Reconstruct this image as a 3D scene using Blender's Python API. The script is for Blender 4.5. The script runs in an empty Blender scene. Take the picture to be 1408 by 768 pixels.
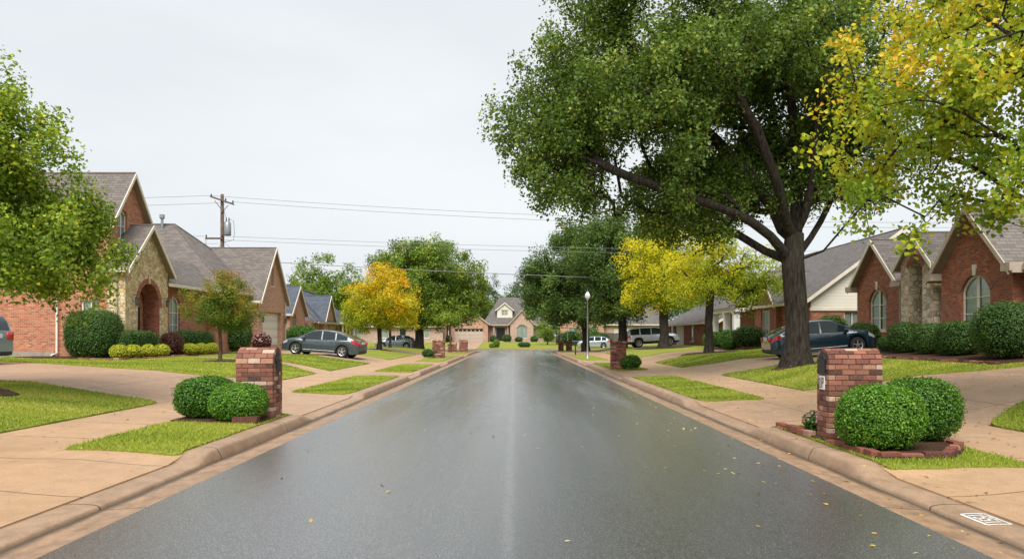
import bpy, bmesh, math, random
import numpy as np
from mathutils import Vector, Matrix
from mathutils.geometry import tessellate_polygon
R = math.radians
sc = bpy.context.scene
COL = sc.collection
rng = np.random.default_rng(7)
random.seed(11)
F = 1056.0; U0 = 708.0; V0 = 462.0; H = 1.65
def HX(u, Y): return (u-U0)*Y/F
def HZ(v, Y): return H-(v-V0)*Y/F

# ------------------------------------------------------------------ terrain
def interp(x, pts):
    return np.interp(x, [p[0] for p in pts], [p[1] for p in pts])
PATCH = {-1: [(9.9, 15.0), (20.4, 29.3), (32.6, 41.5), (46.0, 60.5), (65.5, 81)], 1: [(8.95, 13.1), (18.2, 29.0), (34.4, 43.0), (49.0, 66.0), (72, 81)]}
def raised(side, y):
    y = np.asarray(y, float); r = np.zeros_like(y)
    for a, b in PATCH[side]:
        t = np.minimum((y-a+0.25)/0.6, (b+0.25-y)/0.6); t = np.clip(t, 0, 1); r = np.maximum(r, t*t*(3-2*t))
    return r
PL = [(4.35, .13), (6, .135), (7.7, .19), (9, .38), (10.7, .6), (14, .66), (18, .7), (60, .9)]
PR = [(4.35, .13), (6, .135), (7.7, .19), (9, .42), (10, .64), (12.3, .80), (14.5, 1.02), (17, 1.08), (60, 1.2)]
def smooth(t):
    t = np.clip(t, 0, 1); return t*t*(3-2*t)
def terrain(x, y):
    x = np.asarray(x, float); y = np.asarray(y, float)
    ax = np.abs(x)
    zr = np.where(x < 0, interp(ax, PL), interp(ax, PR))
    # right side settles lower further down the street
    zr = np.where((x > 0) & (ax > 9), zr-(zr-.45)*0.35*smooth((y-36)/20), zr)
    r = np.where(x < 0, raised(-1, y), raised(1, y))
    kt = .045+.085*r
    t = smooth((ax-4.35)/1.3)
    zr = np.where(ax < 6, kt*(1-t)+.135*t, zr)
    # flatten to the cross street, then climb to the houses at the end
    f = smooth((y-74)/8)
    zr = zr*(1-f)+.13*f
    zr = zr+.6*smooth((y-93)/25)
    return zr
def tz(x, y): return float(terrain(x, y))

# ------------------------------------------------------------------ objects
def tag(o, label=None, cat=None, group=None, kind=None):
    if label: o['label'] = label
    if cat: o['category'] = cat
    if group: o['group'] = group
    if kind: o['kind'] = kind
    return o
def thing(name, label, cat, loc=(0, 0, 0), rz=0, group=None):
    o = bpy.data.objects.new(name, None); COL.objects.link(o)
    o.empty_display_size = .2
    o.location = loc; o.rotation_euler = (0, 0, rz)
    return tag(o, label, cat, group)
def copy_tree(o, loc, rz=0, label=None, group=None, scale=None):
    c = o.copy(); COL.objects.link(c); c.location = loc; c.rotation_euler = (0, 0, rz)
    if label: c['label'] = label
    if group: c['group'] = group
    if scale: c.scale = scale
    for ch in list(o.children):
        d = ch.copy(); COL.objects.link(d); d.parent = c
        for g in list(ch.children):
            e = g.copy(); COL.objects.link(e); e.parent = d
    return c

def link(name, me, mats, parent=None):
    o = bpy.data.objects.new(name, me); COL.objects.link(o)
    for m in (mats if isinstance(mats, (list, tuple)) else [mats]): me.materials.append(m)
    if parent is not None: o.parent = parent
    return o

class MB:
    def __init__(s): s.v = []; s.f = []; s.m = []; s.cur = 0
    def add(s, vs, fs, mi=None):
        b = len(s.v); s.v += [tuple(map(float, p)) for p in vs]
        for f in fs: s.f.append(tuple(b+i for i in f)); s.m.append(s.cur if mi is None else mi)
        return s
    def box(s, x0, x1, y0, y1, z0, z1, mi=None):
        if x0 > x1: x0, x1 = x1, x0
        if y0 > y1: y0, y1 = y1, y0
        v = [(x, y, z) for z in (z0, z1) for x, y in ((x0, y0), (x1, y0), (x1, y1), (x0, y1))]
        return s.add(v, [(3, 2, 1, 0), (4, 5, 6, 7), (0, 1, 5, 4), (1, 2, 6, 5), (2, 3, 7, 6), (3, 0, 4, 7)], mi)
    def poly_prism(s, pts, vec, mi=None):
        """polygon of 3-D points swept along vec (closed)"""
        n = len(pts); P = [Vector(p) for p in pts]; d = Vector(vec)
        nrm = Vector((0, 0, 0))
        for i in range(n): nrm += P[i].cross(P[(i+1) % n])
        if nrm.dot(d) > 0: P.reverse()
        v = [p for p in P]+[p+d for p in P]
        tris = tessellate_polygon([P])
        fs = []
        if n <= 4: fs.append(tuple(range(n))); fs.append(tuple(range(2*n-1, n-1, -1)))
        else:
            for t in tris:
                a, b, c = t
                if (P[b]-P[a]).cross(P[c]-P[a]).dot(d) > 0: a, c = c, a
                fs.append((a, b, c)); fs.append((n+c, n+b, n+a))
        for i in range(n): j = (i+1) % n; fs.append((j, i, n+i, n+j))
        return s.add(v, fs, mi)
    def board(s, P, Q, n, h, t, mi=None):
        """board from P to Q, hanging h below the line, t thick towards n"""
        P = Vector(P); Q = Vector(Q); n = Vector(n).normalized()*t; d = Vector((0, 0, -h))
        return s.poly_prism([P, Q, Q+d, P+d], n, mi)
    def tube(s, pts, r, seg=8, cap=True, mi=None):
        P = [Vector(p) for p in pts]; n = len(P)
        rr = r if isinstance(r, (list, tuple)) else [r]*n
        prev = None; vs = []
        for i in range(n):
            t = (P[min(i+1, n-1)]-P[max(i-1, 0)]).normalized()
            if prev is None:
                a = Vector((0, 0, 1)) if abs(t.z) < .9 else Vector((1, 0, 0))
                u = t.cross(a).normalized()
            else: u = (prev-t*prev.dot(t)).normalized()
            prev = u; w = t.cross(u)
            for k in range(seg):
                a = 2*math.pi*k/seg; vs.append(P[i]+(u*math.cos(a)+w*math.sin(a))*rr[i])
        fs = []
        for i in range(n-1):
            for k in range(seg):
                k2 = (k+1) % seg; fs.append((i*seg+k, i*seg+k2, (i+1)*seg+k2, (i+1)*seg+k))
        if cap: fs.append(tuple(range(seg-1, -1, -1))); fs.append(tuple((n-1)*seg+k for k in range(seg)))
        return s.add(vs, fs, mi)
    def lathe(s, prof, c=(0, 0, 0), axis='Z', seg=16, mi=None, cap=True):
        vs = []
        for r, z in prof:
            for k in range(seg):
                a = 2*math.pi*k/seg; x, y = r*math.cos(a), r*math.sin(a)
                p = (x, y, z) if axis == 'Z' else ((z, x, y) if axis == 'X' else (y, z, x))
                vs.append((p[0]+c[0], p[1]+c[1], p[2]+c[2]))
        fs = []
        for i in range(len(prof)-1):
            for k in range(seg):
                k2 = (k+1) % seg; fs.append((i*seg+k, i*seg+k2, (i+1)*seg+k2, (i+1)*seg+k))
        if cap and prof[0][0] > 1e-6: fs.append(tuple(range(seg-1, -1, -1)))
        if cap and prof[-1][0] > 1e-6: fs.append(tuple((len(prof)-1)*seg+k for k in range(seg)))
        return s.add(vs, fs, mi)
    def build(s, name, mats, parent=None, org=(0, 0, 0), smooth=False, recalc=False, uv=True):
        me = bpy.data.meshes.new(name)
        v = [(p[0]-org[0], p[1]-org[1], p[2]-org[2]) for p in s.v]
        me.from_pydata(v, [], s.f)
        me.polygons.foreach_set('material_index', s.m)
        if recalc:
            bm = bmesh.new(); bm.from_mesh(me); bmesh.ops.remove_doubles(bm, verts=bm.verts, dist=1e-5)
            bmesh.ops.recalc_face_normals(bm, faces=bm.faces); bm.to_mesh(me); bm.free()
        me.update()
        if uv:
            uvl = me.uv_layers.new(name='UVMap'); dat = np.zeros(len(me.loops)*2, np.float32)
            for p in me.polygons:
                n = p.normal
                if abs(n.z) > .93: t = Vector((1, 0, 0)); b = Vector((0, 1, 0))
                else: t = Vector((-n.y, n.x, 0)).normalized(); b = n.cross(t)
                for li in p.loop_indices:
                    co = me.vertices[me.loops[li].vertex_index].co+Vector(org)
                    dat[2*li] = co.dot(t); dat[2*li+1] = co.dot(b)
            uvl.data.foreach_set('uv', dat)
        if smooth: me.polygons.foreach_set('use_smooth', [True]*len(me.polygons))
        return link(name, me, mats, parent)

def np_mesh(name, verts, faces_flat, nper, attrs=None, smooth=False):
    """verts (N,3); faces_flat (M,nper)"""
    me = bpy.data.meshes.new(name)
    verts = np.asarray(verts, np.float32); f = np.asarray(faces_flat, np.int32)
    me.vertices.add(len(verts)); me.vertices.foreach_set('co', verts.ravel())
    me.loops.add(f.size); me.loops.foreach_set('vertex_index', f.ravel())
    me.polygons.add(len(f)); me.polygons.foreach_set('loop_start', np.arange(0, f.size, nper, dtype=np.int32))
    try: me.polygons.foreach_set('loop_total', np.full(len(f), nper, np.int32))
    except Exception: pass
    for k, a in (attrs or {}).items():
        at = me.attributes.new(k, 'FLOAT', 'POINT'); at.data.foreach_set('value', np.asarray(a, np.float32))
    if smooth: me.polygons.foreach_set('use_smooth', np.ones(len(f), bool))
    me.update(calc_edges=True); me.validate()
    return me

# ------------------------------------------------------------------ materials
def lin(c):
    return tuple((x/255/12.92 if x/255 <= .04045 else ((x/255+.055)/1.055)**2.4) for x in c)
class NT:
    def __init__(s, name):
        s.m = bpy.data.materials.new(name); s.m.use_nodes = True; s.t = s.m.node_tree; s.t.nodes.clear()
        s.out = s.n('ShaderNodeOutputMaterial'); s.p = s.n('ShaderNodeBsdfPrincipled'); s.l(s.p.outputs[0], s.out.inputs[0])
    def n(s, typ, **kw):
        o = s.t.nodes.new(typ)
        for k, v in kw.items(): setattr(o, k, v)
        return o
    def l(s, a, b): s.t.links.new(a, b)
    def set(s, **kw):
        mp = dict(col='Base Color', rough='Roughness', metal='Metallic', spec='Specular IOR Level', coat='Coat Weight', trans='Transmission Weight', ior='IOR')
        for k, v in kw.items():
            i = s.p.inputs[mp[k]]
            if hasattr(v, 'is_linked') or isinstance(v, bpy.types.NodeSocket): s.l(v, i)
            else: i.default_value = (*v, 1) if k == 'col' else v
        return s
    def coord(s, kind='Object'): return s.n('ShaderNodeTexCoord').outputs[kind]
    def mapped(s, src, scale=(1, 1, 1), loc=(0, 0, 0), rot=(0, 0, 0)):
        m = s.n('ShaderNodeMapping'); s.l(src, m.inputs[0]); m.inputs['Scale'].default_value = scale; m.inputs['Location'].default_value = loc; m.inputs['Rotation'].default_value = rot
        return m.outputs[0]
    def noise(s, src, scale, detail=4, rough=.5, out='Fac'):
        o = s.n('ShaderNodeTexNoise'); s.l(src, o.inputs['Vector']); o.inputs['Scale'].default_value = scale; o.inputs['Detail'].default_value = detail; o.inputs['Roughness'].default_value = rough
        return o.outputs[out]
    def ramp(s, src, stops, interp='LINEAR'):
        o = s.n('ShaderNodeValToRGB'); s.l(src, o.inputs[0]); e = o.color_ramp.elements; o.color_ramp.interpolation = interp
        while len(e) < len(stops): e.new(.5)
        for i, (p, c) in enumerate(stops): e[i].position = p; e[i].color = (*c, 1) if not isinstance(c, (int, float)) else (c, c, c, 1)
        return o.outputs[0]
    def mix(s, fac, a, b, mode='MIX'):
        o = s.n('ShaderNodeMix', data_type='RGBA', blend_type=mode)
        for q, v in ((0, fac), (6, a), (7, b)):
            i = o.inputs[q]
            if isinstance(v, bpy.types.NodeSocket): s.l(v, i)
            elif q == 0: i.default_value = v
            elif isinstance(v, (int, float)): i.default_value = (v, v, v, 1)
            else: i.default_value = (*v, 1)
        return o.outputs[2]
    def math(s, op, a, b=0.0, c=None):
        o = s.n('ShaderNodeMath', operation=op)
        for v, i in ((a, 0), (b, 1), (c, 2)):
            if v is None: continue
            if isinstance(v, bpy.types.NodeSocket): s.l(v, o.inputs[i])
            else: o.inputs[i].default_value = v
        return o.outputs[0]
    def sep(s, v):
        o = s.n('ShaderNodeSeparateXYZ'); s.l(v, o.inputs[0]); return o.outputs
    def bump(s, h, strength=.5, dist=.01):
        o = s.n('ShaderNodeBump'); s.l(h, o.inputs['Height']); o.inputs['Strength'].default_value = strength; o.inputs['Distance'].default_value = dist
        s.l(o.outputs[0], s.p.inputs['Normal']); return s
    def attr(s, name):
        o = s.n('ShaderNodeAttribute'); o.attribute_name = name; return o.outputs['Fac']

def sc_(c, k): return tuple(x*k for x in c)
def brick_mat(name, c1, c2, mortar, dark, w=.2, h=.075):
    n = NT(name); uv = n.coord('UV')
    b = n.n('ShaderNodeTexBrick'); n.l(uv, b.inputs[0])
    b.inputs['Scale'].default_value = 1; b.inputs['Brick Width'].default_value = w; b.inputs['Row Height'].default_value = h
    b.inputs['Mortar Size'].default_value = .009; b.inputs['Mortar Smooth'].default_value = .2; b.inputs['Bias'].default_value = 0
    b.inputs['Color1'].default_value = (0, 0, 0, 1); b.inputs['Color2'].default_value = (1, 1, 1, 1); b.inputs['Mortar'].default_value = (.5, .5, .5, 1)
    fac = n.sep(b.outputs['Color'])[0]
    col = n.ramp(fac, [(0, dark), (.18, c1), (.62, c2), (.9, sc_(c2, 1.25)), (1, tuple(min(1, x*1.6+.05) for x in c2))])
    big = n.noise(uv, .9, 5, .6)
    col = n.mix(n.math('MULTIPLY', big, .45), col, sc_(c1, .62))
    fine = n.noise(uv, 60, 3)
    col = n.mix(.35, col, n.mix(fine, sc_(c1, .6), sc_(c2, 1.3)))
    col = n.mix(b.outputs['Fac'], col, mortar)
    n.set(col=col, rough=.85, spec=.25)
    hh = n.math('SUBTRACT', n.math('MULTIPLY', fine, .25), b.outputs['Fac'])
    n.bump(hh, .7, .008); return n.m
def stone_mat(name, scale=3.2, cols=((.42, .33, .2), (.5, .42, .28), (.3, .22, .13), (.55, .5, .4))):
    n = NT(name); uv = n.coord('UV')
    wv = n.n('ShaderNodeTexNoise'); n.l(uv, wv.inputs['Vector']); wv.inputs['Scale'].default_value = 2.2
    vec = n.mix(.09, uv, wv.outputs['Color'], 'ADD')
    vec = n.mapped(vec, (scale, scale*1.35, 1))
    a = n.n('ShaderNodeTexVoronoi', feature='F1', distance='CHEBYCHEV'); n.l(vec, a.inputs['Vector']); a.inputs['Scale'].default_value = 1; a.inputs['Randomness'].default_value = .8
    e = n.n('ShaderNodeTexVoronoi', feature='DISTANCE_TO_EDGE'); n.l(vec, e.inputs['Vector']); e.inputs['Scale'].default_value = 1; e.inputs['Randomness'].default_value = .8
    f2 = n.sep(a.outputs['Color'])[0]
    col = n.ramp(f2, [(0, cols[2]), (.3, cols[0]), (.65, cols[1]), (1, cols[3])])
    col = n.mix(n.math('MULTIPLY', n.noise(uv, 14, 5, .65), .55), col, sc_(cols[2], .8))
    m = n.ramp(e.outputs['Distance'], [(.0, 1.0), (.07, 0.0)])
    col = n.mix(m, col, (.3, .26, .2)); n.set(col=col, rough=.9, spec=.2)
    h = n.math('SUBTRACT', n.math('MULTIPLY', n.noise(uv, 20, 4), .5), m); n.bump(h, .9, .02); return n.m
def shingle_mat(name, c, var=.5):
    n = NT(name); uv = n.coord('UV')
    b = n.n('ShaderNodeTexBrick'); n.l(uv, b.inputs[0]); b.inputs['Scale'].default_value = 1
    b.inputs['Brick Width'].default_value = .34; b.inputs['Row Height'].default_value = .165; b.inputs['Mortar Size'].default_value = .008
    b.inputs['Color1'].default_value = (0, 0, 0, 1); b.inputs['Color2'].default_value = (1, 1, 1, 1); b.inputs['Mortar'].default_value = (.2, .2, .2, 1)
    f = n.sep(b.outputs['Color'])[0]
    col = n.ramp(f, [(0, sc_(c, 1-var)), (.5, c), (1, sc_(c, 1+var))])
    col = n.mix(n.math('MULTIPLY', n.noise(uv, 1.1, 5, .6), .5), col, sc_(c, .62))
    col = n.mix(.4, col, n.mix(n.noise(uv, 90, 2), sc_(c, .45), sc_(c, 1.6)))
    col = n.mix(n.math('MULTIPLY', b.outputs['Fac'], .7), col, sc_(c, .35))
    n.set(col=col, rough=.75, spec=.3)
    row = n.math('FRACT', n.math('DIVIDE', n.sep(uv)[1], .165))
    n.bump(n.math('SUBTRACT', n.math('MULTIPLY', n.math('SUBTRACT', 1.0, row), .8), b.outputs['Fac']), .8, .012); return n.m
def plain(name, c, rough=.6, spec=.4, metal=0, noise=.25, ns=3, coat=0, bump=0):
    n = NT(name); o = n.coord('Object')
    col = n.mix(n.ramp(n.noise(o, ns, 6, .65), [(.3, 0.), (.7, 1.)]), sc_(c, 1-noise), sc_(c, min(1+noise*.6, .95/max(c))))
    n.set(col=col, rough=rough, spec=spec, metal=metal, coat=coat)
    if bump: n.bump(n.noise(o, ns*14, 3), .5, bump)
    return n.m
def leaf_mat(name, stops, trans=.36, rough=.5):
    n = NT(name); c = n.ramp(n.attr('rnd'), stops)
    n.set(col=c, rough=rough, spec=.35)
    t = n.n('ShaderNodeBsdfTranslucent'); n.l(n.mix(.25, c, (.5, .6, .05), 'MIX'), t.inputs[0])
    mx = n.n('ShaderNodeMixShader'); mx.inputs[0].default_value = trans
    n.l(n.p.outputs[0], mx.inputs[1]); n.l(t.outputs[0], mx.inputs[2]); n.l(mx.outputs[0], n.out.inputs[0]); return n.m
M = {}
M['brick_pink'] = brick_mat('brick_pink', (.37, .10, .048), (.54, .205, .11), (.44, .33, .24), (.15, .045, .03))
M['brick_red'] = brick_mat('brick_red', (.25, .07, .036), (.38, .125, .07), (.27, .19, .13), (.09, .03, .022))
M['brick_tan'] = brick_mat('brick_tan', (.38, .16, .10), (.52, .27, .18), (.45, .38, .3), (.2, .09, .07))
M['brick_pale'] = brick_mat('brick_pale', (.42, .25, .19), (.52, .34, .27), (.5, .42, .36), (.3, .16, .12))
M['stone_gold'] = stone_mat('stone_gold', 4.2, ((.68, .50, .25), (.78, .63, .37), (.46, .30, .15), (.82, .73, .52)))
M['stone_cream'] = stone_mat('stone_cream', 3.6, ((.64, .51, .34), (.74, .65, .48), (.42, .31, .19), (.80, .72, .57)))
M['shingle_brown'] = shingle_mat('shingle_brown', (.165, .142, .128), .42)
M['shingle_slate'] = shingle_mat('shingle_slate', (.09, .105, .135), .4)
M['shingle_grey'] = shingle_mat('shingle_grey', (.14, .125, .118), .4)
M['trim_tan'] = plain('trim_tan', (.42, .35, .27), .55, noise=.15)
M['trim_cream'] = plain('trim_cream', (.66, .60, .48), .5, noise=.12)
M['trim_white'] = plain('trim_white', (.8, .79, .75), .45, noise=.1)
M['soffit'] = plain('soffit', (.27, .21, .16), .6, noise=.12)
M['garage_white'] = plain('garage_white', (.66, .63, .58), .5, noise=.1)
M['garage_tan'] = plain('garage_tan', (.46, .38, .31), .5, noise=.1)
M['door_dark'] = plain('door_dark', (.025, .022, .022), .35)
M['door_brown'] = plain('door_brown', (.10, .05, .03), .4)
M['curtain'] = plain('curtain', (.74, .80, .76), .8, noise=.2, ns=6)
M['black_metal'] = plain('black_metal', (.018, .019, .023), .38, .5, noise=.3, ns=8)
M['grey_metal'] = plain('grey_metal', (.33, .34, .34), .4, .5, .6)
M['concrete_wall'] = plain('concrete_wall', (.36, .31, .25), .85, noise=.35, ns=1.5, bump=.01)
M['wood_pole'] = plain('wood_pole', (.12, .085, .06), .85, noise=.5, ns=3, bump=.01)
M['wire'] = plain('wire', (.2, .2, .21), .6)
M['rubber'] = plain('rubber', (.018, .018, .018), .75, noise=.3)
M['black_plastic'] = plain('black_plastic', (.022, .022, .024), .5)
M['rim'] = plain('rim', (.62, .63, .65), .3, .5, .85, noise=.1)
M['lantern_glass'] = plain('lantern_glass', (.12, .14, .13), .15, .6, noise=.1)
M['globe'] = plain('globe', (.66, .70, .68), .25, .5, noise=.08)
M['fence_dark'] = plain('fence_dark', (.045, .035, .03), .8, noise=.4, ns=5)
def glass_mat(name, tint=(.90, .95, .93), k=.55):
    n = NT(name); n.t.nodes.remove(n.p)
    tr = n.n('ShaderNodeBsdfTransparent'); tr.inputs[0].default_value = (*tint, 1)
    g = n.n('ShaderNodeBsdfGlossy'); g.inputs['Roughness'].default_value = .04
    fr = n.n('ShaderNodeFresnel'); fr.inputs[0].default_value = 1.5
    mx = n.n('ShaderNodeMixShader'); n.l(n.math('ADD', n.math('MULTIPLY', fr.outputs[0], .9), .02), mx.inputs[0])
    n.l(tr.outputs[0], mx.inputs[1]); n.l(g.outputs[0], mx.inputs[2]); n.l(mx.outputs[0], n.out.inputs[0]); return n.m
M['glass'] = glass_mat('window_glass')
M['car_glass'] = NT('car_glass').set(col=(.02, .03, .035), rough=.04, spec=.5).m
def paint(name, c):
    n = NT(name); o = n.coord('Object')
    f = n.noise(o, 900, 1); n.set(col=n.mix(f, sc_(c, .85), sc_(c, 1.2)), rough=.28, metal=.35, spec=.5, coat=.9)
    n.p.inputs['Coat Roughness'].default_value = .04; return n.m
M['paint_slate'] = paint('paint_slate', (.055, .075, .085))
M['paint_teal'] = paint('paint_teal', (.007, .030, .048))
M['paint_silver'] = paint('paint_silver', (.62, .68, .72))
M['paint_greyblue'] = paint('paint_greyblue', (.22, .28, .33))
M['paint_white'] = paint('paint_white', (.34, .39, .43))
M['tail_red'] = NT('tail_red').set(col=(.45, .012, .02), rough=.12, spec=.7).m
M['head_clear'] = NT('head_clear').set(col=(.55, .57, .58), rough=.1, spec=.8, metal=.3).m
M['plate'] = plain('plate', (.55, .6, .62), .5, noise=.1, ns=20)
# siding
def siding_mat(name, c):
    n = NT(name); uv = n.coord('UV'); fr = n.math('FRACT', n.math('DIVIDE', n.sep(uv)[1], .17))
    line = n.ramp(fr, [(0, 0.), (.06, 1.), (1, 1.)])
    n.set(col=n.mix(line, sc_(c, .5), n.mix(n.noise(uv, 2, 4), sc_(c, .9), c)), rough=.55); n.bump(n.math('SUBTRACT', 1.0, fr), .8, .015); return n.m
M['siding_cream'] = siding_mat('siding_cream', (.68, .64, .53))
# concrete paving, with worn joints
def pave_mat(name, c, jy, jx=0, wet=.5, dark=.55, offx=0, offy=0):
    n = NT(name); o = n.coord('Object'); s = n.sep(o)
    col = n.mix(n.ramp(n.noise(o, .55, 6, .62), [(.32, 0.), (.68, 1.)]), sc_(c, .78), sc_(c, 1.08))
    col = n.mix(n.ramp(n.noise(o, 3.1, 5, .7), [(.52, 0.), (.75, .45)]), col, sc_(c, dark))
    col = n.mix(.45, col, n.mix(n.ramp(n.noise(o, 60, 4, .8), [(.3, 0.), (.7, 1.)]), sc_(c, .45), sc_(c, 1.5)))
    def joint(axis, step, off):
        w = n.math('MULTIPLY', n.math('SUBTRACT', n.noise(o, 2, 3), .5), .03)
        f = n.math('FRACT', n.math('DIVIDE', n.math('ADD', n.math('ADD', s[axis], 400.0+off), w), step))
        d = n.math('MULTIPLY', n.math('ABSOLUTE', n.math('SUBTRACT', f, .5)), step)
        return n.ramp(n.math('SUBTRACT', step/2, d), [(0, 1.), (.010, 1.), (.017, 0.)])
    j = joint(1, jy, offy)
    if jx: j = n.math('MAXIMUM', j, joint(0, jx, offx))
    col = n.mix(n.math('MULTIPLY', j, .85), col, sc_(c, .16))
    wetf = n.ramp(n.noise(o, .8, 4, .6), [(.35, .42), (.65, .78)])
    n.set(col=col, rough=wetf, spec=wet)
    n.bump(n.math('SUBTRACT', n.math('MULTIPLY', n.noise(o, 130, 3), .25), n.math('MULTIPLY', j, 1.5)), .5, .006); return n.m
TAN = (.47, .293, .165)
M['sidewalk'] = pave_mat('sidewalk', TAN, 1.83, offy=.4)
M['driveway'] = pave_mat('driveway', (.43, .27, .165), 3.4, 3.1, wet=.55, offx=.3, offy=.7)
M['kerb'] = pave_mat('kerb', (.38, .25, .16), 3.05, wet=.4, dark=.4, offy=1.3)
def grime(m, c, k):
    nt = m.node_tree; p = next(x for x in nt.nodes if x.type == 'BSDF_PRINCIPLED'); src = p.inputs['Base Color'].links[0].from_socket
    tc = nt.nodes.new('ShaderNodeTexCoord'); mp = nt.nodes.new('ShaderNodeMapping'); mp.inputs['Scale'].default_value = (2, 1.3, 2); nz = nt.nodes.new('ShaderNodeTexNoise'); nz.inputs['Scale'].default_value = 2.6; nz.inputs['Detail'].default_value = 7; nz.inputs['Roughness'].default_value = .7
    rp = nt.nodes.new('ShaderNodeValToRGB'); rp.color_ramp.elements[0].position = .42; rp.color_ramp.elements[0].color = (0, 0, 0, 1); rp.color_ramp.elements[1].position = .66; rp.color_ramp.elements[1].color = (k, k, k, 1)
    mx = nt.nodes.new('ShaderNodeMix'); mx.data_type = 'RGBA'; mx.inputs[7].default_value = (*c, 1); l = nt.links.new
    l(tc.outputs['Object'], mp.inputs[0]); l(mp.outputs[0], nz.inputs['Vector']); l(nz.outputs['Fac'], rp.inputs[0]); l(rp.outputs[0], mx.inputs[0]); l(src, mx.inputs[6]); l(mx.outputs[2], p.inputs['Base Color'])
grime(M['kerb'], (.12, .08, .05), .4)
M['gutter'] = pave_mat('gutter', (.36, .22, .125), 3.05, wet=.8, dark=.35, offy=1.3)
def gutter_dirt(m):
    nt = m.node_tree; l = nt.links.new; p = next(x for x in nt.nodes if x.type == 'BSDF_PRINCIPLED'); src = p.inputs['Base Color'].links[0].from_socket
    nd = nt.nodes.new; tc = nd('ShaderNodeTexCoord'); sp = nd('ShaderNodeSeparateXYZ'); l(tc.outputs['Object'], sp.inputs[0]); ab = nd('ShaderNodeMath'); ab.operation = 'ABSOLUTE'; l(sp.outputs[0], ab.inputs[0])
    mp = nd('ShaderNodeMapping'); mp.inputs['Scale'].default_value = (4, .7, 1); nz = nd('ShaderNodeTexNoise'); nz.inputs['Scale'].default_value = 1.2; nz.inputs['Detail'].default_value = 6; l(tc.outputs['Object'], mp.inputs[0]); l(mp.outputs[0], nz.inputs['Vector'])
    ad = nd('ShaderNodeMath'); ad.operation = 'MULTIPLY_ADD'; ad.inputs[1].default_value = .22; l(nz.outputs['Fac'], ad.inputs[0]); l(ab.outputs[0], ad.inputs[2])
    rp = nd('ShaderNodeValToRGB'); rp.color_ramp.elements[0].position = 0; rp.color_ramp.elements[0].color = (0, 0, 0, 1); rp.color_ramp.elements[1].position = 1; rp.color_ramp.elements[1].color = (.9, .9, .9, 1)
    mr = nd('ShaderNodeMapRange'); mr.inputs['From Min'].default_value = 3.96; mr.inputs['From Max'].default_value = 4.06; l(ad.outputs[0], mr.inputs['Value']); l(mr.outputs[0], rp.inputs[0])
    mx = nd('ShaderNodeMix'); mx.data_type = 'RGBA'; mx.inputs[7].default_value = (.045, .032, .02, 1); l(rp.outputs[0], mx.inputs[0]); l(src, mx.inputs[6]); l(mx.outputs[2], p.inputs['Base Color'])
gutter_dirt(M['gutter'])
grime(M['gutter'], (.07, .045, .03), .55); grime(M['driveway'], (.16, .11, .08), .3); grime(M['sidewalk'], (.20, .13, .085), .25)
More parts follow.
